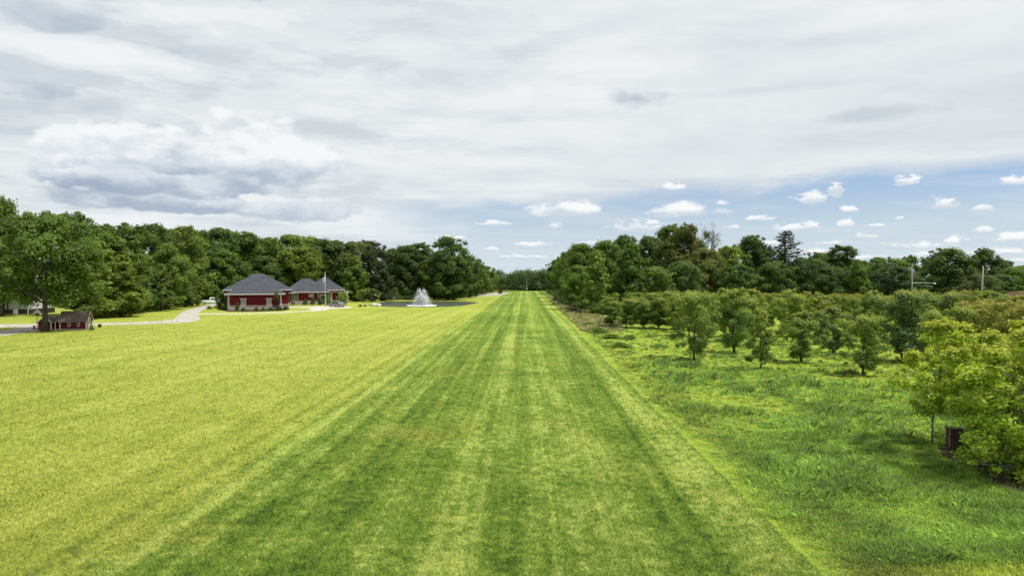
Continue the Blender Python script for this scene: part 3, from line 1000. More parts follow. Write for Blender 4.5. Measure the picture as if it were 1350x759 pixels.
rnd = random.Random(5)
spots = []
for i in range(110):
    px = 560 + i * 2.5 + rnd.uniform(-2, 2)
    Y = rnd.uniform(425, 470) if 640 < px < 735 else rnd.uniform(400, 480)
    top = 357 + rnd.uniform(-2.5, 3.5) - (0.08 * max(0, px - 700))
    p = atY(px, Y)
    spots.append((p.x, Y, zof(top, Y), rnd.uniform(9, 15)))
wood_mass('far_wood', spots, 3, 0.5, 1000, m_leaf, (0.095, 0.145, 0.055), 1.4)
def under(name, line, n_, seed, hmin, hmax, color):
    r_ = random.Random(seed)
    sp = []
    for i in range(n_):
        t = r_.random() * (len(line) - 1)
        a = line[int(t)]
        b = line[min(int(t) + 1, len(line) - 1)]
        f = t - int(t)
        p = at(a[0] + (b[0] - a[0]) * f, a[1] + (b[1] - a[1]) * f)
        d = Vector((p.x, p.y)).normalized()
        k = r_.uniform(1, 9)
        sp.append((p.x + d.x * k, p.y + d.y * k, r_.uniform(hmin, hmax), r_.uniform(1.6, 4)))
    wood_mass(name, sp, seed, 0.16, 420, m_leaf, color, 1.3)


under('undergrowth', [(120, 416), (160, 412), (200, 407), (235, 402), (262, 397.5), (290, 396)], 60, 51, .8, 2.6, (0.095, 0.15, 0.04))
under('undergrowth', [(456, 397.6), (490, 397), (540, 395.6), (600, 395.2), (625, 391), (650, 385.2)], 70, 52, .8, 2.4, (0.085, 0.135, 0.042))
under('undergrowth', [(722, 387), (735, 393), (750, 403), (772, 411), (800, 416), (880, 414), (980, 412), (1100, 411)], 80, 53, .8, 2.6, (0.10, 0.155, 0.044))
spots = []
for i in range(70):                                  # land beyond, both sides
    px = random.choice([rnd.uniform(-200, 640), rnd.uniform(740, 1600)])
    Y = rnd.uniform(260, 420)
    p = atY(px, Y)
    spots.append((p.x, Y, rnd.uniform(13, 17) * (1 if px < 640 else .85), rnd.uniform(10, 15)))
wood_mass('back_wood', spots, 4, 0.6, 900, m_leaf, (0.085, 0.135, 0.04))

# --- orchard
GO = 'young orchard trees in the meadow'
OC, OC2, OC3, OD = (0.145, 0.222, 0.044), (0.190, 0.268, 0.050), (0.225, 0.262, 0.054), (0.095, 0.160, 0.054)
front = [
    ('orch_a', 915, 475, 387, 60, OC, 'leftmost young tree of the front orchard row, full and dark with light tips'),
    ('orch_b', 968, 465, 381, 58, OC, 'tall rounded young tree second from the left in the front orchard row'),
    ('orch_c', 1003, 487, 409, 40, OC2, 'slim columnar young tree standing nearest the meadow in the orchard row'),
    ('orch_b', 1057, 478, 411, 52, OC, 'rounded two stemmed young tree right of the slim columnar one'),
    ('orch_b', 1098, 466, 404, 50, OD, 'dark bluish young tree in the middle of the front orchard row'),
    ('orch_a', 1138, 495, 415, 62, OC2, 'light airy young tree on a thin trunk standing forward of the orchard row'),
    ('orch_a', 1189, 478, 383, 74, OD, 'large dark orchard tree with several bare trunks right of the light airy one'),
    ('orch_c', 1228, 474, 408, 50, OC2, 'narrow yellow green young tree right of the large dark orchard tree'),
]
for kind, px, b, t, w, c, lab in front:
    tree(kind, px, b, t, w * 1.02, jit(c, .05), 'orchard_tree', lab, GO)
maple = tree('maple', 1229, 584, 461, 84, (0.34, 0.45, 0.05), 'young_maple', 'small yellow green maple on a thin bare trunk in the meadow at right', None, 1.0)
bigm = tree('maple_big', 1362, 628, 424, 215, (0.33, 0.44, 0.05), 'bushy_maple', 'big bushy yellow green maple with low boughs at the right edge', None, 2.2)
tree('maple_big', 1320, 596, 442, 112, (0.32, 0.43, 0.05), 'bushy_maple', 'bushy yellow green maple between the thin trunked one and the big one at the edge', None, 4.0)
tree('maple', 1290, 552, 462, 70, (0.30, 0.40, 0.05), 'young_maple', 'yellow green maple with its trunk hidden behind the wooden box', None, 2.0)

ORD = ['first', 'second', 'third', 'fourth', 'fifth', 'sixth', 'seventh', 'eighth', 'ninth', 'tenth', 'eleventh', 'twelfth', 'thirteenth', 'fourteenth', 'fifteenth', 'sixteenth']
rows = [  # base Y, first px, last px, count, row words
    (77, 930, 1345, 9, 'the second row of the orchard'),
    (85, 905, 1380, 12, 'the third row of the orchard'),
    (94, 890, 1380, 14, 'the fourth row of the orchard'),
    (104, 900, 1370, 15, 'the back row of the orchard'),
]
rnd = random.Random(12)
for Y, x0, x1, cnt, words in rows:
    for i in range(cnt):
        px = x0 + (x1 - x0) * (i + rnd.uniform(-.25, .25)) / (cnt - 1)
        kind = rnd.choice(['orch_a', 'orch_b', 'orch_a', 'orch_d', 'orch_c'])
        c = jit(rnd.choice([OC, OC2, OC3, OC2, OD]), .12)
        look = {'orch_d': 'reddish tipped', 'orch_c': 'slim', 'orch_b': 'rounded', 'orch_a': 'spreading'}[kind]
        top = rnd.uniform(381, 391) if Y > 82 else rnd.uniform(384, 396)
        wm = rnd.uniform(3.2, 4.8) * (0.7 if kind == 'orch_c' else 1)
        tree(kind, px, None, top, wm * FPX / Y, c, 'orchard_tree', f'{look} young tree, {ORD[i]} from the left in {words}', GO, Y=Y + rnd.uniform(-2, 2))
for i, (px, Y, top, w, c, lab) in enumerate([
        (1262, 52, 404, 66, OC2, 'yellow green orchard tree left above the small thin trunked maple'),
        (1318, 50, 398, 80, OC3, 'orange tinged orchard tree behind the big bushy maple at right'),
        (1292, 58, 396, 70, OC3, 'golden tipped orchard tree left of the orange tinged one'),
        (1356, 46, 402, 84, OC3, 'orange tinged orchard tree cut by the right edge under the brown roof'),
        (1240, 44, 452, 46, OC2, 'low leafy sapling behind the small thin trunked maple'),
        (1275, 42, 446, 56, OC, 'dark low sapling between the narrow young tree and the big bushy maple')]):
    tree('orch_d' if i in (1, 2, 3) else 'orch_a', px, None, top, w, jit(c, .06), 'orchard_tree', lab, GO, Y=Y)
hedge = [(806, 103, 392, 36, 'orch_b'), (826, 99, 394, 40, 'orch_a'), (848, 100, 396, 40, 'orch_d'), (868, 98, 392, 42, 'orch_b'), (888, 96, 390, 44, 'orch_a'), (838, 112, 386, 40, 'orch_b'), (862, 112, 386, 44, 'orch_a'), (882, 108, 384, 40, 'orch_a')]
for i, (px, Y, top, w, kd) in enumerate(hedge):
    lab = f'bushy young tree, {ORD[i]} from the left in the front of the hedge like clump' if i < 5 else f'bushy young tree, {ORD[i - 5]} from the left at the back of the hedge like clump'
    tree(kd, px, None, top, w, jit(OC if i % 2 else (0.11, 0.17, 0.03), .1), 'orchard_tree', lab, GO, Y=Y)


# --- shrubs
def shrub(px, base, top, w, color, label, group=None, name='shrub', cat='shrub', kind='bush'):
    return tree(kind, px, base, top, w, color, name, label, group, cat=cat)


GS = 'shrubs planted round the red house'
for a in [
    (291, 406.0, 385, 17, DK, 'tall loose bush between the white pickup and the left corner of the red house'),
    (300, 408.6, 394, 12, DK, 'dark bush hugging the left corner of the red house'),
    (276, 407.4, 403.6, 10, MD, 'low round shrub in the grass beside the driveway left of the house bed'),
    (313, 409.8, 399, 6, DK, 'upright dark shrub left of the first window of the front wing'),
    (321, 409.9, 405.8, 9, DK, 'low dark shrub under the first window of the front wing'),
    (338, 409.7, 404.6, 6, DK, 'small round shrub in the middle of the stone footing'),
    (347, 409.5, 404.8, 6, MD, 'small green shrub right of the middle of the stone footing'),
    (357, 409.3, 405.2, 11, DK, 'low wide shrub under the second window of the front wing'),
    (368, 408.9, 404.4, 11, DK, 'dark low shrub at the right corner of the front wing'),
    (377, 408.2, 403.6, 8, DK, 'dark low shrub at the right tip of the planting bed'),
    (386, 401.8, 397, 4, DK, 'tiny shrub under the triple window'),
    (402.5, 401.8, 394, 7, DK, 'dark ball shaped shrub left of the paired ones before the middle wing'),
    (412.5, 401.8, 393, 7, DK, 'dark ball shaped shrub in the middle before the middle wing'),
    (422, 402.0, 390, 9, DK, 'largest dark shrub before the house door'),
    (433, 402.5, 388, 9, LT, 'light green upright shrub right beside the flagpole'),
    (475, 404.2, 401.4, 6, OL, 'low olive clump in the grass right of the parked car'),
    (481, 403.8, 401.6, 5, OL, 'smaller olive clump in the grass left of the pale boulders'),
]:
    shrub(*a[:4], jit(a[4], .06), a[5], GS)
shrub(120.5, 435.4, 429, 7, MD, 'small green shrub at the right corner of the playhouse')
tree('orch_c', 364, 409.0, 384, 10, (0.085, 0.035, 0.02), 'ornamental_tree', 'thin reddish ornamental tree by the right window of the front wing', None)
tree('orch_b', 452, 404.0, 385, 15, LT, 'ornamental_tree', 'small light green tree at the right end of the red house beside the car', None)
tree('orch_b', 491, 398.4, 381, 20, (0.055, 0.075, 0.032), 'ornamental_tree', 'soft grey green small tree at the wood edge left of the pond', None)
tree('orch_a', 478, 398.6, 382, 16, MD, 'ornamental_tree', 'small green tree at the wood edge behind the olive clumps', None)
tree('bush', 660, 387, 380.6, 7, (0.12, 0.06, 0.03), 'shrub', 'rusty brown bush at the end of the pale gravel track', None, cat='shrub')
for i, (px, b, t, w, lab) in enumerate([(762, 411, 400, 34, 'grey green thicket at the foot of the right wood left of the tan grass'),
                                        (745, 402, 392, 20, 'low thicket farther along the edge of the right wood by the strip'),
                                        (735, 396, 388, 14, 'farthest low thicket beside the strip at the right wood')]):
    shrub(px, b, t, w, jit((0.09, 0.115, 0.045)), lab, 'thickets along the right wood')
MEAD_TUFTS = [(790, 439, 432, 26), (805, 446, 440, 30), (830, 447, 441, 24), (818, 458, 451, 34), (868, 458, 453, 26), (775, 430, 425, 22)]

# ------------------------------------------------------------------ grass blades
def blades(name, xy, h, w, lean, mat, color, rng, tone=None, seg=2, la=None):
    m_ = len(xy)
    a = rng.random(m_) * 6.283
    la = rng.random(m_) * 6.283 if la is None else la
    t = np.c_[np.cos(a), np.sin(a), np.zeros(m_)] * (w / 2)[:, None]
    ld = np.c_[np.cos(la), np.sin(la), np.zeros(m_)] * (lean * h)[:, None]
    b0 = np.c_[xy, np.zeros(m_)]
    up = np.array([0, 0, 1.0])
    if seg == 1:
        v = np.stack([b0 - t, b0 + t, b0 + ld + up * h[:, None]], 1)
        f = np.arange(m_ * 3).reshape(m_, 3)
        kk = 3
    else:
        mid = b0 + ld * 0.3 + up * (h * 0.6)[:, None]
        v = np.stack([b0 - t, b0 + t, mid + t * 0.75, b0 + ld + up * (h * (1 - 0.25 * lean))[:, None], mid - t * 0.75], 1)
        f = np.arange(m_ * 5).reshape(m_, 5)
        kk = 5
    if tone is None:
        tone = np.c_[rng.random(m_), np.zeros(m_), rng.random(m_)]
    me = fast_mesh(name, v.reshape(-1, 3), f, mat, np.repeat(tone, kk, axis=0))
    o = bpy.data.objects.new(name, me)
    C.objects.link(o)
    o.color = tuple(color) + (1,)
    return tag(o, kind='stuff')


rng = np.random.default_rng(99)


def scatter_view(rng, m_, y0, y1, px0, px1, power=1.6):
    """points denser near, across the ground wedge the camera can see plus a margin"""
    u = rng.random(m_)
    k = 1 - power
    Y = (y0 ** k + u * (y1 ** k - y0 ** k)) ** (1 / k)
    X = ((px0 + (px1 - px0) * rng.random(m_)) - HX) / FPX * Y
    return X, Y


X, Y = scatter_view(rng, 600000, 13.0, 150, -200, 1230, 1.75)
k_ = rng.random(len(X)) > np.clip((Y - 55) / 95, 0, 1)
X, Y = X[k_], Y[k_]
seam = -10.2 + 0.55 * rng.normal(size=len(X))
keep = (X > seam) & (X < 7.05)
Xs, Ys = X[keep], Y[keep]
hs = (0.035 + 0.05 * rng.random(len(Xs))) * (1 + Ys / 70)
blades('strip_grass_blades', np.c_[Xs, Ys], hs, 0.014 + 0.0006 * Ys, 0.5 + 0.8 * rng.random(len(Xs)), m_strip_b, (1, 1, 1), rng, seg=1)
keep = X < seam
Xs, Ys = X[keep], Y[keep]
hs = (0.035 + 0.045 * rng.random(len(Xs))) * (1 + Ys / 70)
blades('lawn_grass_blades', np.c_[Xs, Ys], hs, 0.014 + 0.0006 * Ys, 0.5 + 0.8 * rng.random(len(Xs)), m_lawn_b, (1, 1, 1), rng, seg=1)


def vnoise(x, y, s, seed):
    r = np.random.default_rng(seed)
    T = r.random((64, 64))
    x, y = x / s, y / s
    i, j = np.floor(x).astype(int), np.floor(y).astype(int)
    fx, fy = x - i, y - j
    fx, fy = fx * fx * (3 - 2 * fx), fy * fy * (3 - 2 * fy)
    g = lambda a, b: T[a % 64, b % 64]
    return (g(i, j) * (1 - fx) + g(i + 1, j) * fx) * (1 - fy) + (g(i, j + 1) * (1 - fx) + g(i + 1, j + 1) * fx) * fy


# meadow: tussocks of tall grass
SOIL = [(p.x, p.y) for p in pts_soil]


def in_soil(X, Y):
    ins = np.zeros(len(X), bool)
    for (xa, ya), (xb, yb) in zip(SOIL, SOIL[1:] + SOIL[:1]):
        c_ = (ya > Y) != (yb > Y)
        ins ^= c_ & (X < (xb - xa) * (Y - ya) / (yb - ya + 1e-12) + xa)
    return ins


def tussocks(name, m_, y0, y1, px0, px1, color, hmul, sel, seed, per=16, tip=0.0):
    rng = np.random.default_rng(seed)
    X, Y = scatter_view(rng, m_, y0, y1, px0, px1, 1.75)
    keep = (X > 7.2) & sel(X, Y, rng) & ~(in_soil(X, Y) & (rng.random(len(X)) < 0.88))
    X, Y = X[keep], Y[keep]
    th = (0.08 + 0.34 * vnoise(X, Y, 2.3, 5) ** 1.5 * (0.4 + 1.0 * rng.random(len(X)))) * hmul * np.clip(0.6 + Y / 70, 0.75, 1.2) * np.clip((X - 7.0) / 1.2, 0.45, 1)
    spread = 0.05 + 0.11 * rng.random(len(X))
    tn = np.clip(0.6 * vnoise(X, Y, 1.1, 8) + 0.4 * rng.random(len(X)), 0, 1)
    off = rng.normal(size=(len(X) * per, 2)) * np.repeat(spread, per)[:, None]
    xy = np.repeat(np.c_[X, Y], per, 0) + off
    la = np.arctan2(off[:, 1], off[:, 0]) + rng.normal(size=len(off)) * 0.5
    h = np.repeat(th, per) * (0.6 + 0.6 * rng.random(len(X) * per))
    w = 0.006 + 0.00050 * np.repeat(Y, per)
    lean = 0.15 + 0.85 * rng.random(len(h))
    tone = np.c_[np.clip(np.repeat(tn * 1.7 - .35, per) * .75 + .25 * rng.random(len(h)), 0, 1), tip * rng.random(len(h)) ** 2, rng.random(len(h))]
    return blades(name, xy, h, w, lean, m_blade, color, rng, tone, la=la)


lush = lambda X, Y, r: (vnoise(X * 1.0, Y * 0.8, 6.0, 21) + 0.6 * vnoise(X, Y, 2.2, 22) - 0.18 * np.abs((X - 15 - 0.10 * (Y - 30)) / 4) > 0.66 + 0.9 * (r.random(len(X)) - .5))
rest = lambda X, Y, r: r.random(len(X)) < 0.85
edge_ = lambda X, Y, r: (np.abs(X - 8.4) < 1.3) & (r.random(len(X)) < 0.9)
tussocks('meadow_grass_short', 30000, 14, 125, 740, 1500, (0.34, 0.43, 0.055), 0.62, rest, 31, 15, 0.1)
tussocks('meadow_grass_lush', 24000, 17, 100, 740, 1500, (0.245, 0.42, 0.065), 1.05, lush, 32, 26)
tussocks('meadow_grass_edge', 14000, 15, 150, 715, 1200, (0.26, 0.33, 0.06), 0.8, edge_, 33, 12, 0.35)
tan = lambda X, Y, r: (X < 14.5) & (X > 7.6) & (Y > 92) & (r.random(len(X)) < 0.8)
tussocks('tan_tall_grass', 7000, 90, 260, 715, 820, (0.34, 0.36, 0.14), 1.7, tan, 34, 12, 0.9)
cool = lambda X, Y, r: (vnoise(X, Y, 3.0, 61) > 0.55) & (X > 9)
tussocks('meadow_grass_clumps', 3800, 17, 80, 760, 1500, (0.195, 0.345, 0.062), 1.6, cool, 35, 36)
for i, (px, b, t, w) in enumerate(MEAD_TUFTS):
    shrub(px, b, t, w, jit((0.14, 0.23, 0.03)), ['broad weed clump nearest the tan grass beside the strip', 'weed clump on the left below the hedge like young trees', 'weed clump on the right below the hedge like young trees',
           'widest weed clump alone in the bright meadow', 'weed clump left of the leftmost orchard tree', 'small weed clump in the tan grass by the strip'][i], 'weed clumps in the meadow', name='weed_clump', cat='weed')

# ------------------------------------------------------------------ red house
m_red = courses('red_siding', (0.115, 0.008, 0.012), (0.165, 0.015, 0.020), 0.2, 0.7)
m_roof = courses('dark_shingle', (0.042, 0.046, 0.058), (0.076, 0.081, 0.095), 0.22, 0.9)
m_white = simple('white_trim', (0.48, 0.47, 0.45), 0.5, 0.4, 0, 0.06, 2)
m_stone = stone_mat('field_stone', (0.30, 0.26, 0.21), (0.48, 0.43, 0.37), (0.24, 0.22, 0.19), 2.2)
m_glass, k, o = new_mat('window_glass')
principled(k, o, (0.03, 0.035, 0.04), 0.06, 0.6)
m_blind, k, o = new_mat('blind_behind_glass')
principled(k, o, (0.36, 0.33, 0.28), 0.12, 0.6)
m_dark = simple('dark_door', (0.035, 0.028, 0.025), 0.6, 0.3)

TH = R(18)
O = at(337, 408.4)
house = thing('house', 'long low red house with dark hipped roofs and stone footing at the wood edge', 'house', (O.x, O.y, 0), TH)


def roof(name, u0, u1, v0, v1, ze, slope, ov=0.7, gable_u=False):
    """hip roof over a rectangle, plus its white fascia as a sub-part"""
    a0, a1, b0, b1 = u0 - ov, u1 + ov, v0 - ov, v1 + ov
    du, dv = a1 - a0, b1 - b0
    if du >= dv:
        h = dv / 2 * slope
        r0, r1 = (a0 + dv / 2, (b0 + b1) / 2), (a1 - dv / 2, (b0 + b1) / 2)
    else:
        h = du / 2 * slope
        r0, r1 = ((a0 + a1) / 2, b0 + du / 2), ((a0 + a1) / 2, b1 - du / 2)
    z = ze + 0.02
    vs = [(a0, b0, z), (a1, b0, z), (a1, b1, z), (a0, b1, z), (r0[0], r0[1], z + h), (r1[0], r1[1], z + h)]
    if abs(du - dv) < 1e-3:
        fs = [(0, 1, 4), (1, 2, 4), (2, 3, 4), (3, 0, 4)]
        vs = vs[:5]
    elif du >= dv:
        fs = [(0, 1, 5, 4), (1, 2, 5), (2, 3, 4, 5), (3, 0, 4)]
    else:
        fs = [(0, 1, 4), (1, 2, 5, 4), (2, 3, 5), (3, 0, 4, 5)]
    rf = MB().add(vs, fs + [(3, 2, 1, 0)]).build(name, m_roof, house)
    t = 0.10
    fb = MB()
    e = 0.06
    fb.box(a0 - e, a1 + e, b0 - e, b0 + t, ze - 0.26, ze)
    fb.box(a0 - e, a1 + e, b1 - t, b1 + e, ze - 0.26, ze)
    fb.box(a0 - e, a0 + t, b0 + t, b1 - t, ze - 0.26, ze)
    fb.box(a1 - t, a1 + e, b0 + t, b1 - t, ze - 0.26, ze)
    fb.box(a0 + t, a1 - t, b0 + t, b1 - t, ze - 0.10, ze - 0.05)
    fb.build('fascia', m_white, rf)
    return rf


def walls(u0, u1, v0, v1, ze, stone=0.95, lab=None):
    w = MB().box(u0, u1, v0, v1, 0, ze - 0.04).build('wall', m_red, house)
    s = 0.12
    MB().box(u0 - s, u1 + s, v0 - s, v1 + s, -0.05, stone).box(u0 - s - .05, u1 + s + .05, v0 - s - .05, v1 + s + .05, stone, stone + 0.08).build('stone_footing', m_stone, w)
    return w


def window(u, v, w, z0, z1, mull=1, head=True):
    f = MB()
    t, d = 0.16, 0.10
    f.box(u - w / 2 - t, u - w / 2, v - d, v + .02, z0, z1)
    f.box(u + w / 2, u + w / 2 + t, v - d, v + .02, z0, z1)
    hh = 0.32 if head else 0.16
    f.box(u - w / 2 - t - .18, u + w / 2 + t + .18, v - d - .05, v + .02, z1, z1 + hh)
    f.box(u - w / 2 - t - .08, u + w / 2 + t + .08, v - d - .04, v + .02, z0 - 0.14, z0)
    for i in range(1, mull):
        x = u - w / 2 + w * i / mull
        f.box(x - .07, x + .07, v - d, v + .02, z0, z1)
    zc = (z0 + z1) / 2
    f.box(u - w / 2, u + w / 2, v - d + .03, v + .02, zc - .04, zc + .04)
    wf = f.build('window', m_white, house)
    MB().box(u - w / 2, u + w / 2, v - 0.04, v + .01, z0, z1).build('pane', m_blind if mull == 1 else m_glass, wf)


# front wing, garage block, link, middle wing, right block, porch
walls(-5.8, 5.6, 0, 8, 3.72)
walls(-6.9, 6.9, 7.5, 19, 4.58)
roof('roof', -5.8, 5.6, 0, 12, 3.72, 0.56)
roof('roof', -6.9, 6.9, 7.5, 19, 4.58, 0.58)
MB().box(-5.95, -5.55, -.05, .10, 1.03, 3.45).build('corner_board', m_white, house)
MB().box(5.30, 5.68, -.05, .10, 1.03, 3.45).build('corner_board', m_white, house)
window(-2.6, 0, 0.75, 1.05, 2.35)
window(2.9, 0, 0.75, 1.05, 2.35)
walls(1, 7.0, 19.2, 29.8, 3.7)
roof('roof', 0.4, 7.6, 14, 36, 3.75, 0.62)
walls(5.8, 16.8, 30, 39, 3.55, 1.1)
roof('roof', 5.8, 16.8, 30, 39, 3.58, 0.70)
window(8.0, 30, 1.9, 1.5, 2.9, 3, False)
window(12.6, 30, 0.8, 2.2, 2.75, 1, False)
MB().box(14.4, 14.6, 29.8, 29.97, 1.2, 3.25).build('corner_board', m_white, house)
dr = MB().box(15.3, 16.4, 29.86, 29.98, 0.15, 2.45).build('door', m_dark, house)
MB().box(15.1, 15.3, 29.82, 29.97, 0, 2.55).box(16.4, 16.6, 29.82, 29.97, 0, 2.55).box(15.0, 16.7, 29.80, 29.97, 2.55, 2.8).build('door_frame', m_white, dr)
walls(11.5, 19.5, 36, 44.5, 4.0)
roof('roof', 11.5, 21.3, 35.4, 44.5, 4.05, 0.68)
roof('roof', 17.2, 22.6, 36.0, 41.0, 3.5, 0.42, 0.5)
MB().box(16.9, 23.0, 34.6, 41, 0, 0.18).build('porch_floor', m_stone, house)
for u in (18.2, 20.4, 22.6):
    MB().box(u - .16, u + .16, 35.2, 35.5, 0.9, 3.24).box(u - .28, u + .28, 35.1, 35.6, 0.18, 0.9).build('column', m_white, house)

# ------------------------------------------------------------------ playhouse
m_pred = courses('playhouse_board', (0.115, 0.012, 0.014), (0.165, 0.020, 0.022), 0.14, 0.75)
m_proof = courses('brown_shingle', (0.15, 0.122, 0.112), (0.235, 0.195, 0.178), 0.11, 0.9)
m_trim = simple('playhouse_trim', (0.66, 0.60, 0.56), 0.6, 0.3, 0, 0.08, 3)
Q = at(96, 434.4)
ph = thing('playhouse', 'small red playhouse with brown roof and white trim beside the thick oak trunk', 'playhouse', (Q.x, Q.y, 0), R(14))


def gable_box(x0, x1, y0, y1, zw, zr, along, mat, parent, name='wall'):
    mb = MB()
    if along == 'x':
        ym = (y0 + y1) / 2
        poly = [(x0, y0, 0.06), (x0, y1, 0.06), (x0, y1, zw), (x0, ym, zr), (x0, y0, zw)]
        mb.prism(poly, (x1 - x0, 0, 0))
    else:
        xm = (x0 + x1) / 2
        poly = [(x0, y0, 0.06), (x1, y0, 0.06), (x1, y0, zw), (xm, y0, zr), (x0, y0, zw)]
        mb.prism(poly, (0, y1 - y0, 0))
    return mb.build(name, mat, parent)


def gable_roof(x0, x1, y0, y1, zw, zr, along, parent, ov=0.14, t=0.07):
    mb, tb = MB(), MB()
    if along == 'x':
        ym = (y0 + y1) / 2
        s = (zr - zw) / (ym - y0)
        ze = zw - s * ov
        pr = [(x0 - ov, y0 - ov, ze + .03), (x0 - ov, ym, zr + .03), (x0 - ov, y1 + ov, ze + .03), (x0 - ov, y1 + ov, ze + .03 + t), (x0 - ov, ym, zr + .03 + t), (x0 - ov, y0 - ov, ze + .03 + t)]
        mb.prism(pr, (x1 - x0 + 2 * ov, 0, 0))
        for xx in (x0 - ov - .045, x1 + ov + .005):
            pr2 = [(xx, p[1], p[2] + (-.07 if i < 3 else .01)) for i, p in enumerate(pr)]
            tb.prism(pr2, (.04, 0, 0))
    else:
        xm = (x0 + x1) / 2
        s = (zr - zw) / (xm - x0)
        ze = zw - s * ov
        pr = [(x0 - ov, y0 - ov, ze + .03), (xm, y0 - ov, zr + .03), (x1 + ov, y0 - ov, ze + .03), (x1 + ov, y0 - ov, ze + .03 + t), (xm, y0 - ov, zr + .03 + t), (x0 - ov, y0 - ov, ze + .03 + t)]
        mb.prism(pr, (0, y1 - y0 + 2 * ov, 0))
        pr2 = [(p[0], y0 - ov - .045, p[2] + (-.07 if i < 3 else .01)) for i, p in enumerate(pr)]
        tb.prism(pr2, (0, .04, 0))
    r = mb.build('roof', m_proof, parent)
    tb.build('barge_board', m_trim, r)
    return r


gable_box(-1.62, 1.72, 0, 2.1, 1.18, 2.45, 'x', m_pred, ph)
gable_roof(-1.62, 1.72, 0, 2.1, 1.18, 2.45, 'x', ph)
MB().box(-1.66, 1.76, -.04, 2.14, -.02, .10).build('plinth', m_trim, ph)
MB().box(-1.67, -1.53, -.035, -.002, .105, 1.12).build('corner_board', m_trim, ph)
MB().box(1.60, 1.76, -.035, -.002, .105, 1.12).box(1.725, 1.76, .003, .16, .105, 1.2).build('corner_board', m_trim, ph)
MB().box(1.725, 1.76, 1.95, 2.13, .105, 1.2).build('corner_board', m_trim, ph)
for u in (-.46, .70):
    f = MB().box(u - .20, u + .20, -.05, -.003, .42, .50).box(u - .17, u + .17, -.04, -.003, .90, .96).box(u - .17, u - .12, -.04, -.003, .50, .90).box(u + .12, u + .17, -.04, -.003, .50, .90).build('window', m_trim, ph)
    MB().box(u - .12, u + .12, -.02, -.003, .50, .90).build('pane', m_glass, f)
d_ = MB().box(1.724, 1.75, .55, 1.45, .105, 1.62).build('door', m_trim, ph)
MB().box(1.751, 1.765, .72, 1.28, .75, 1.45).build('pane', m_glass, d_)
gable_box(-4.1, -2.5, -.45, 2.0, 1.1, 1.85, 'y', m_pred, ph)
gable_roof(-4.1, -2.5, -.45, 2.0, 1.1, 1.85, 'y', ph)
MB().box(-2.58, -2.44, -.49, -.455, .05, 1.05).build('corner_board', m_trim, ph)
MB().add([(-2.46, -.12, 1.15), (-1.67, -.12, 1.15), (-1.67, 1.3, 1.85), (-2.46, 1.3, 1.85), (-2.46, -.12, 1.22), (-1.67, -.12, 1.22), (-1.67, 1.3, 1.92), (-2.46, 1.3, 1.92)],
         [(0, 3, 2, 1), (4, 5, 6, 7), (0, 1, 5, 4), (1, 2, 6, 5), (2, 3, 7, 6), (3, 0, 4, 7)]).build('porch_roof', m_proof, ph)
MB().box(-2.46, -1.67, 1.0, 1.1, .05, 1.7).build('porch_wall', m_pred, ph)
MB().box(-2.2, -2.1, -.10, 0, .05, 1.17).build('post', m_trim, ph)
MB().box(-2.46, -1.68, -.12, 1.0, -.02, .06).build('porch_floor', m_trim, ph)

# things by the oak
bl = at(52, 433.5)
bench = thing('garden_bench', 'low dark wooden bench at the foot of the thick oak trunk', 'bench', (bl.x, bl.y - .3, 0), R(8))
m_old = simple('old_wood', (0.06, 0.045, 0.035), 0.9, 0.1, 0, .3, 6)
MB().box(-.65, .65, -.2, -.02, .42, .47).box(-.65, .65, .02, .2, .42, .47).build('seat', m_old, bench)
for s in (-.5, .5):
    MB().box(s - .05, s + .05, -.18, .18, 0, .418).build('leg', m_old, bench)
fl = at(55, 437)
mbx = MB().lathe([(.0, 0), (.62, 0), (.66, .05), (.6, .10), (.0, .12)], 16)
fo = mbx.build('flat_stone', simple('pale_stone', (.36, .34, .30), .9, .1, 0, .2, 3))
fo.location = (fl.x - .2, fl.y - .9, 0)
tag(fo, 'pale flat stone slab lying in front of the oak trunk', 'stone')
bf = at(49, 433)
feeder = thing('bird_feeder', 'pale roofed bird feeder on a thin post left of the oak trunk', 'bird feeder', (bf.x, bf.y, 0), R(10))
MB().tube([(0, 0, -.1), (0, 0, 1.95)], .035, 8).build('post', m_old, feeder)
MB().box(-.26, .26, -.2, .2, 1.95, 2.0).box(-.2, .2, -.15, .15, 2.0, 2.18).build('tray', m_old, feeder)
MB().prism([(-.45, -.3, 2.16), (.45, -.3, 2.16), (0, -.3, 2.66)], (0, .6, 0)).build('roof', simple('pale_metal', (.55, .56, .55), .4, .5), feeder)
bn = at(131.5, 431.6)
pot = MB().lathe([(.17, 0), (.24, .38), (.27, .40), (.27, .46), (.22, .46), (.2, .40)], 16).build('planter_pot', simple('black_plastic', (.012, .013, .014), .5, .4), smooth=False)
pot.location = (bn.x, bn.y, 0)
tag(pot, 'black round pot on the lawn edge right of the playhouse', 'pot')
tk = at(20.3, 415.6)
tank = thing('storage_drum', 'white round topped drum standing before the pale barn', 'drum', (tk.x, tk.y, 0))
MB().lathe([(.40, 0), (.42, .06), (.42, .95), (.36, 1.08), (.2, 1.15), (0.02, 1.17)], 18).build('body', m_white, tank, True)
MB().lathe([(.08, 1.15), (.09, 1.22), (.02, 1.23)], 10).build('cap', m_dark, tank)

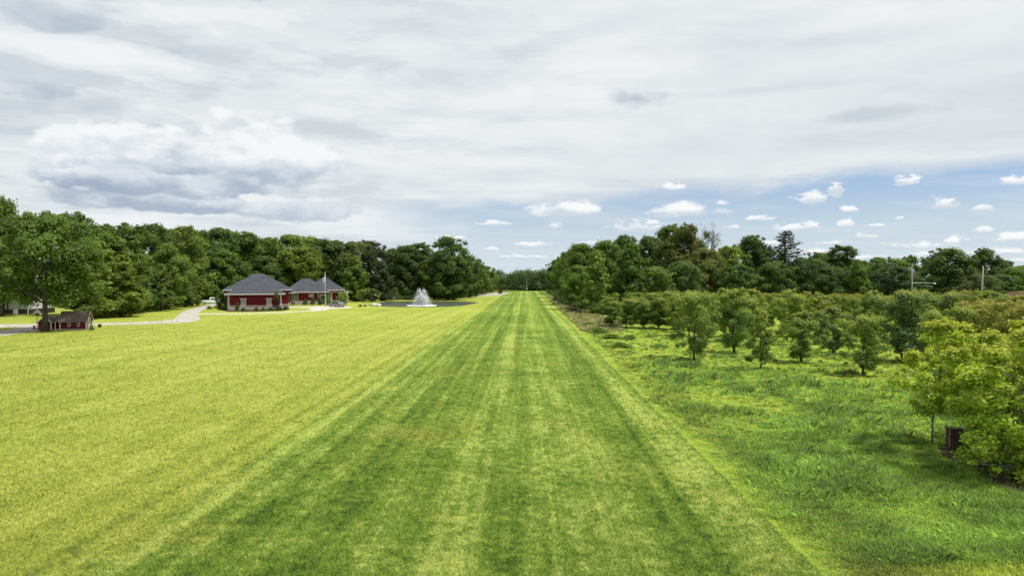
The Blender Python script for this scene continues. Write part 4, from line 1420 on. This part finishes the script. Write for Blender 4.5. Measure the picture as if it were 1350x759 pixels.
# pale barn at the left edge
bx = at(38, 414.5)
m_bwall = simple('pale_sheet_wall', (.50, .52, .53), .6, .3, 0, .1, 1)
m_broof = simple('green_sheet_roof', (.36, .47, .41), .5, .4, 0, .15, 1)
barn = thing('barn', 'pale grey barn with light green metal roof half hidden behind the oak', 'barn', (bx.x, bx.y, 0), R(6))
MB().box(-16, 0, 0, 9, 1.05, 3.4).build('wall', m_bwall, barn)
MB().box(-16.02, .02, -.03, 9.03, 0, 1.05).build('base_band', m_dark, barn)
MB().prism([(-16.6, -.7, 3.3), (-16.6, 4.5, 6.6), (-16.6, 9.7, 3.3), (-16.6, 9.7, 3.45), (-16.6, 4.5, 6.78), (-16.6, -.7, 3.45)], (17.2, 0, 0)).build('roof', m_broof, barn)
for u in (-12.2, -8.4, -4.6, -3.9, -.1):
    MB().box(u - .08, u + .08, -.14, -.032, 0, 3.25).build('post', m_dark if u in (-4.6, -3.9) else m_white, barn)
MB().prism([(-.001, 0, 3.4), (-.001, 9, 3.4), (-.001, 4.5, 6.2)], (-.2, 0, 0)).build('gable', m_bwall, barn)


# ------------------------------------------------------------------ vehicles
def car_body(prof_pts, w, tuck=0.86):
    """side profile (x,z) lofted across the width, upper part tucked in"""
    mb = MB()
    zs = [p[1] for p in prof_pts]
    zb = 0.95
    m_ = len(prof_pts)
    vs = []
    for s in (-1, -.92, .92, 1):
        for x, z in prof_pts:
            k = 1.0 if z < zb else 1 - (1 - tuck) * min(1, (z - zb) / 0.5)
            inset = 0.0 if abs(s) < .95 else 0.04
            vs.append((x * (1 - inset * .2), s * w / 2 * k, z - (inset if z > .4 else -inset) * .6))
    fs = []
    for r in range(3):
        for i in range(m_):
            j = (i + 1) % m_
            fs.append((r * m_ + i, r * m_ + j, (r + 1) * m_ + j, (r + 1) * m_ + i))
    fs.append(tuple(range(m_ - 1, -1, -1)))
    fs.append(tuple(range(3 * m_, 4 * m_)))
    return mb.add(vs, fs)


m_tyre = simple('tyre', (.015, .015, .015), .85, .2)
m_rim = simple('rim', (.35, .35, .36), .35, .5, .6)
m_lamp = simple('lamp_lens', (.6, .6, .58), .15, .6)
m_tail = simple('tail_lens', (.25, .015, .012), .2, .6)


def wheel(parent, x, y, r=.33, w=.22):
    wv = MB()
    seg = 18
    wv.tube([(x, y - w / 2, r), (x, y + w / 2, r)], r, seg)
    o = MB()
    t = wv.build('wheel', m_tyre, parent)
    for s in (-1, 1):
        o.tube([(x, y + s * (w / 2 + .001), r), (x, y + s * (w / 2 + .012), r)], r * .62, 12)
    o.build('rim', m_rim, t)


def vehicle(name, label, cat, loc, rz, paint, body_pts, w, cab_pts, wheels, wr=.33, bed=None):
    t = thing(name, label, cat, loc, rz)
    b = car_body(body_pts, w).build('body', paint, t, bevel=.03)
    g = MB()
    y = w / 2 * .93
    for s in (-1, 1):                                  # side glass, tucked with the cabin
        for poly in cab_pts['side']:
            q = [(x, s * (w / 2 * (1 - .14 * min(1, max(0, z - .95) / .5)) + .006), z) for x, z in poly]
            g.add(q, [tuple(range(len(q)))] if s < 0 else [tuple(range(len(q) - 1, -1, -1))])
    for (xa, za, xb, zb) in cab_pts['screens']:
        ya = w / 2 * (1 - .14 * min(1, max(0, za - .95) / .5)) * .88
        yb = w / 2 * (1 - .14 * min(1, max(0, zb - .95) / .5)) * .88
        nx, nz_ = -(zb - za), (xb - xa)
        ln = math.hypot(nx, nz_)
        if nz_ < 0:
            nx, nz_ = -nx, -nz_
        nx, nz_ = nx / ln * .015, nz_ / ln * .015
        g.add([(xa + nx, -ya, za + nz_), (xa + nx, ya, za + nz_), (xb + nx, yb, zb + nz_), (xb + nx, -yb, zb + nz_)], [(0, 1, 2, 3)])
    g.build('windows', m_glass, t)
    for x in wheels:
        for s in (-1, 1):
            wheel(t, x, s * (w / 2 - .12), wr)
    xf = max(p[0] for p in body_pts)
    xr = min(p[0] for p in body_pts)
    for s in (-1, 1):
        MB().box(xf - .12, xf + .02, s * w * .36 - .16, s * w * .36 + .16, .62, .76).build('headlight', m_lamp, t)
        MB().box(xr - .02, xr + .1, s * w * .38 - .12, s * w * .38 + .12, .68, .9).build('tail_light', m_tail, t)
    if bed:
        MB().box(*bed).build('bed_cover', simple('bed_cover', (.09, .09, .09), .7, .2), t)
    return t


def car_paint(name, c, rough=.25, metal=.0):
    m, k, o = new_mat(name)
    p = principled(k, o, c, rough, .5, metal)
    p.inputs['Coat Weight'].default_value = .4
    return m


sedan = [(-2.2, .35), (-2.25, .62), (-2.2, .92), (-1.65, 1.0), (-1.05, 1.38), (.1, 1.43), (.85, .99), (1.9, .86), (2.2, .66), (2.2, .34), (1.9, .24), (-1.9, .24)]
s_ = at(444, 404.6)
vehicle('parked_car', 'silver grey car parked on the pad right of the flagpole', 'car', (s_.x, s_.y, .018), R(150), car_paint('silver_paint', (.30, .31, .33), .25, .6), sedan, 1.78,
        dict(side=[[(-1.45, 1.02), (-.95, 1.32), (-.45, 1.36), (-.45, 1.02)], [(-.38, 1.02), (-.38, 1.365), (.1, 1.37), (.68, 1.01)]], screens=[(.82, 1.02, .14, 1.40), (-1.55, 1.03, -1.07, 1.36)]), (-1.35, 1.35))
pick = [(-2.6, .55), (-2.65, 1.05), (-.35, 1.10), (-.30, 1.82), (-.1, 1.90), (.85, 1.90), (1.35, 1.22), (2.5, 1.12), (2.65, .9), (2.65, .5), (2.3, .42), (-2.4, .45)]
s_ = at(278, 400.6)
vehicle('pickup_truck', 'white pickup truck parked where the driveway runs behind the left bushes', 'truck', (s_.x, s_.y, .01), R(22), car_paint('white_paint', (.75, .75, .73), .3), pick, 1.95,
        dict(side=[[(-.2, 1.16), (-.2, 1.74), (.28, 1.76), (.28, 1.16)], [(.35, 1.16), (.35, 1.76), (.78, 1.76), (1.18, 1.2)]], screens=[(1.32, 1.26, .88, 1.86)]), (-1.6, 1.7), .39, (-2.55, -.42, -.8, .8, 1.06, 1.12))

# ------------------------------------------------------------------ flagpole
m_metal = simple('pale_metal_pole', (.62, .63, .62), .35, .5, .2)
fp = at(428.8, 404.0)
Hf = zof(359.5, fp.y)
flag = thing('flagpole', 'tall white flagpole with a limp pale flag before the red house', 'flagpole', (fp.x, fp.y, 0))
MB().lathe([(.28, -.05), (.28, .12), (.12, .16)], 12).build('base', m_stone, flag)
MB().tube([(0, 0, .1), (0, 0, Hf * .5), (0, 0, Hf)], [.075, .065, .04], 10).build('pole', m_metal, flag, True)
MB().lathe([(.02, Hf), (.10, Hf + .06), (.11, Hf + .12), (.06, Hf + .2), (.01, Hf + .22)], 10).build('finial', simple('brass', (.5, .36, .1), .3, .5, .8), flag)
vs, fs = [], []
m_, q_ = 12, 10
for j in range(q_ + 1):
    for i in range(m_ + 1):
        s = i / m_
        t = j / q_
        vs.append((-.08 - .55 * s * (1 - .25 * t) + .05 * math.sin(9 * s + 2 * t), .16 * math.sin(s * 16 + t) * (0.3 + s), Hf - .9 - 1.25 * t - .75 * s * (1 - .3 * t)))
for j in range(q_):
    for i in range(m_):
        a = j * (m_ + 1) + i
        fs.append((a, a + 1, a + m_ + 2, a + m_ + 1))
fo = MB().add(vs, fs).build('flag', simple('pale_flag_cloth', (.56, .60, .52), .9, .1, 0, .25, 3), flag, True)
fo.modifiers.new('thickness', 'SOLIDIFY').thickness = .01

# ------------------------------------------------------------------ fountain
fc = at(556, 403.2)
m_spray, k, o = new_mat('water_spray')
df = k.node('ShaderNodeBsdfDiffuse')
df.inputs['Color'].default_value = (.93, .96, .98, 1)
gn = k.node('ShaderNodeNewGeometry').outputs['Normal']
k.nt.links.new(k.vm('NORMALIZE', k.vm('ADD', k.vm('SCALE', gn, scale=0.7), (0, 0, 1.0))), df.inputs['Normal'])
tl = k.node('ShaderNodeBsdfTranslucent')
tl.inputs['Color'].default_value = (.93, .95, .96, 1)
mx = k.node('ShaderNodeMixShader')
mx.inputs[0].default_value = .2
k.nt.links.new(df.outputs[0], mx.inputs[1])
k.nt.links.new(tl.outputs[0], mx.inputs[2])
k.nt.links.new(mx.outputs[0], o.inputs[0])
fountain = thing('fountain', 'white fountain spraying several plumes above the pond', 'fountain', (fc.x, fc.y, .02))
MB().lathe([(.5, -.06), (.62, .0), (.55, .12), (.2, .2), (.1, .3)], 16).build('float', m_dark, fountain)


def drops(name, rng, pos, size, parent):
    m_ = len(pos)
    base = np.array([(0, 0, 1.3), (.94, 0, -.33), (-.47, .82, -.33), (-.47, -.82, -.33)])
    v = pos[:, None, :] + base[None] * size[:, None, None]
    f = (np.array([(0, 1, 2), (0, 2, 3), (0, 3, 1), (1, 3, 2)])[None] + 4 * np.arange(m_)[:, None, None]).reshape(-1, 3)
    me = fast_mesh(name, v.reshape(-1, 3), f, m_spray)
    ob = bpy.data.objects.new(name, me)
    C.objects.link(ob)
    ob.parent = parent
    return ob


frng = np.random.default_rng(17)
for dirx, diry, hgt, reach in [(-1, .1, 3.8, 1.0), (1, -.1, 3.7, 1.0), (-1, .3, 2.4, 1.35), (1, .2, 2.4, 1.35), (.1, -1, 2.9, 1.5), (-.1, 1, 2.9, 1.5), (-.8, -.7, 2.2, 1.4), (.8, -.6, 2.2, 1.4)]:
    m_ = 1500
    t = frng.random(m_) ** .85
    h = hgt * (1 + frng.normal(size=m_) * .09)
    z = h * 4 * (t * .5 + .0) * (1 - t * .5) * 1.0
    up = frng.random(m_) < .45
    tt = np.where(up, t * .5, .5 + t * .5)
    z = h * 4 * tt * (1 - tt)
    rch = reach * (1 + .18 * frng.normal(size=m_))
    ln = math.hypot(dirx, diry)
    sp = .06 + .42 * tt * tt + .10 * tt
    p = np.c_[dirx / ln * rch * tt * 1.25 + frng.normal(size=m_) * sp, diry / ln * rch * tt * 1.25 + frng.normal(size=m_) * sp, np.maximum(z + .15, .03)]
    drops('jet', frng, p, .02 + .042 * frng.random(m_), fountain)
m_ = 5200
a = frng.random(m_) * 6.283
r = 3.9 * np.sqrt(frng.random(m_)) ** .8
drops('splash', frng, np.c_[np.cos(a) * r, np.sin(a) * r * .9, .03 + .12 * frng.random(m_) ** 3], .03 + .05 * frng.random(m_), fountain)


# ------------------------------------------------------------------ pond side and far small things
def boulder(px, py, r, label, seed):
    rg = np.random.default_rng(seed)
    mb = MB()
    pr = []
    segs = 12
    vs, fs = [], []
    for i in range(7):
        ph_ = math.pi * i / 6
        for j in range(segs):
            th = 2 * math.pi * j / segs
            q = 1 + .16 * math.sin(3 * th + seed) * math.sin(2 * ph_ + seed) + .06 * rg.normal()
            vs.append((r * q * math.sin(ph_) * math.cos(th), r * .8 * q * math.sin(ph_) * math.sin(th), r * .62 * q * math.cos(ph_) + r * .35))
    for i in range(6):
        for j in range(segs):
            fs.append((i * segs + j, (i + 1) * segs + j, (i + 1) * segs + (j + 1) % segs, i * segs + (j + 1) % segs))
    o = mb.add(vs, fs).build('boulder', simple('pale_boulder', (.52, .51, .47), .9, .1, 0, .2, 2, .3), None, True)
    p = at(px, py)
    o.location = (p.x, p.y, 0)
    return tag(o, label, 'boulder', 'boulders by the pond')


boulder(492.5, 403.4, .75, 'whiter rounded boulder at the left shore of the pond', 1)
boulder(499, 403.8, .8, 'pale boulder nearest the water at the left shore of the pond', 5)
boulder(495.5, 402.6, .6, 'grey boulder wedged between the two pale ones by the pond', 9)
p = at(483, 397.6)
nb = thing('bird_box', 'small white bird box on a post at the wood edge left of the pond', 'bird box', (p.x, p.y, 0), R(15))
MB().tube([(0, 0, -.1), (0, 0, 2.2)], .05, 8).build('post', m_old, nb)
MB().box(-.22, .22, -.2, .2, 2.2, 2.75).build('box', m_white, nb)
MB().prism([(-.3, -.28, 2.75), (.3, -.28, 2.75), (0, -.28, 2.98)], (0, .56, 0)).build('roof', m_white, nb)
for i, (px, py, h, lab) in enumerate([(518, 397.4, 1.1, 'shorter pale mooring post on the far shore of the pond'), (520.5, 397.2, 1.35, 'taller pale mooring post on the far shore of the pond')]):
    p = at(px, py)
    o = MB().lathe([(.13, -.2), (.12, h * .9), (.09, h), (.02, h + .02)], 10).build('mooring_post', simple('weathered_wood', (.30, .29, .25), .9, .1), None)
    o.location = (p.x, p.y, 0)
    tag(o, lab, 'post', 'posts by the pond')
p = at(611, 390.0)
ws = thing('shed', 'white shed glimpsed between the trees beyond the pond', 'shed', (p.x, p.y, 0), R(20))
MB().prism([(-1.6, 0, 0), (1.6, 0, 0), (1.6, 0, 2.9), (0, 0, 4.1), (-1.6, 0, 2.9)], (0, 4, 0)).build('wall', m_white, ws)
MB().prism([(-1.85, -.2, 2.78), (0, -.2, 4.16), (1.85, -.2, 2.78), (1.85, -.2, 2.9), (0, -.2, 4.3), (-1.85, -.2, 2.9)], (0, 4.4, 0)).build('roof', m_broof, ws)
MB().box(-.45, .45, -.04, -.003, 0, 2.0).build('door', m_dark, ws)
p = at(694.5, 383.2)
mp = thing('marker_pole', 'thin white pole before the dark far wood at the end of the strip', 'pole', (p.x, p.y, 0))
MB().tube([(0, 0, -.1), (0, 0, zof(368.6, p.y))], [.12, .08], 8).build('pole', m_white, mp)
MB().box(-.5, .5, -.3, .3, 1.0, 1.7).build('cabinet', m_white, mp)

# poles on the right
p = atY(1202, 128)
lp = thing('street_lamp', 'pale pole with a long lamp arm reaching right above the orchard', 'street lamp', (p.x, p.y, 0))
zt = zof(350.5, 128)
za = zof(373.2, 128)
MB().tube([(.15, 0, -.2), (0, 0, zt)], [.13, .085], 10).build('pole', simple('grey_lamp_pole', (.24, .235, .22), .8, .2), lp, True)
MB().tube([(.05, 0, za), (1.4, 0, za + .12), (4.0, 0, za + .02)], [.045, .04, .035], 8).build('arm', m_metal, lp)
MB().lathe([(.06, .08), (.16, .0), (.24, -.16), (.2, -.18)], 10, (4.15, 0, za)).build('lamp_head', m_metal, lp, True)
p = atY(1295, 112)
up_ = thing('utility_pole', 'taller bare wooden pole leaning slightly in front of the open headed tree', 'pole', (p.x, p.y, 0))
MB().tube([(-.25, 0, -.2), (.12, 0, zof(351, 112))], [.155, .10], 10).build('pole', simple('grey_pole_wood', (.26, .25, .23), .9, .1), up_, True)
for s in (5.0, 5.6):
    MB().tube([(-.02, -.16, s), (.35, -.2, s + .02)], .03, 6).build('bracket', m_metal, up_)
p = atY(1362, 84)
rh = thing('brown_house', 'brown roofed house peeping in at the right edge behind the orchard', 'house', (p.x + 1.5, p.y, 0), R(-10))
zr = zof(388, 84)
m_tan = simple('tan_siding', (.33, .24, .19), .8, .2)
MB().prism([(-3.6, 0, 0), (3.6, 0, 0), (3.6, 0, zr - 2.2), (0, 0, zr), (-3.6, 0, zr - 2.2)], (0, 8, 0)).build('wall', m_tan, rh)
MB().prism([(-4.1, -.4, zr - 2.46), (0, -.4, zr + .04), (4.1, -.4, zr - 2.46), (4.1, -.4, zr - 2.3), (0, -.4, zr + .22), (-4.1, -.4, zr - 2.3)], (0, 8.8, 0)).build('roof', simple('brown_roof', (.12, .07, .05), .9, .1), rh)

# box and branches under the maple
p = at(1278, 590)
bxo = thing('wooden_box', 'dark brown wooden box with a thin pale frame under the yellow green maples', 'box', (p.x, p.y, 0), R(-6))
MB().box(-.75, .75, 0, .4, .02, .78).build('body', simple('dark_board', (.075, .052, .040), .85, .15, 0, .4, 4, .3), bxo, bevel=.01)
MB().box(-.775, -.755, -.02, .02, 0, .80).box(-.755, .755, -.02, .02, .785, .805).box(.755, .775, -.02, .02, 0, .80).build('frame', simple('pale_batten', (.30, .24, .18), .9, .1), bxo)
for i, (px, py, ln, rz, rise, lab) in enumerate([
        (1284, 623, .5, 2.7, .03, 'short pale broken stick lying on the dark soil'),
        (1288, 615, .6, 1.4, .45, 'pale forked twig standing out of the dark soil'),
        (1298, 590, 1.2, 1.1, .95, 'grey dead branch leaning against the right side of the wooden box'),
        (387.5, 557, .45, .2, .04, 'small dark stick lying on the mown edge of the lawn')]):
    p = at(px, py)
    d = Vector((math.cos(rz), math.sin(rz) * .4, 0))
    pts = [d * (ln * t) + Vector((0, .04 * math.sin(5 * t), .03 + rise * t)) for t in (0, .35, .7, 1)]
    mb = MB().tube(pts, [.028, .024, .018, .01], 6)
    mb.tube([pts[2], pts[2] + Vector((.12, .08, .14 + rise * .2))], [.014, .006], 5)
    o = mb.build('dead_branch', simple('bare_wood', (.40, .35, .28) if i < 2 else (.16, .14, .12) if i == 2 else (.05, .045, .04), .9, .1), None)
    o.location = (p.x, p.y, 0)
    tag(o, lab, 'branch', 'fallen wood')
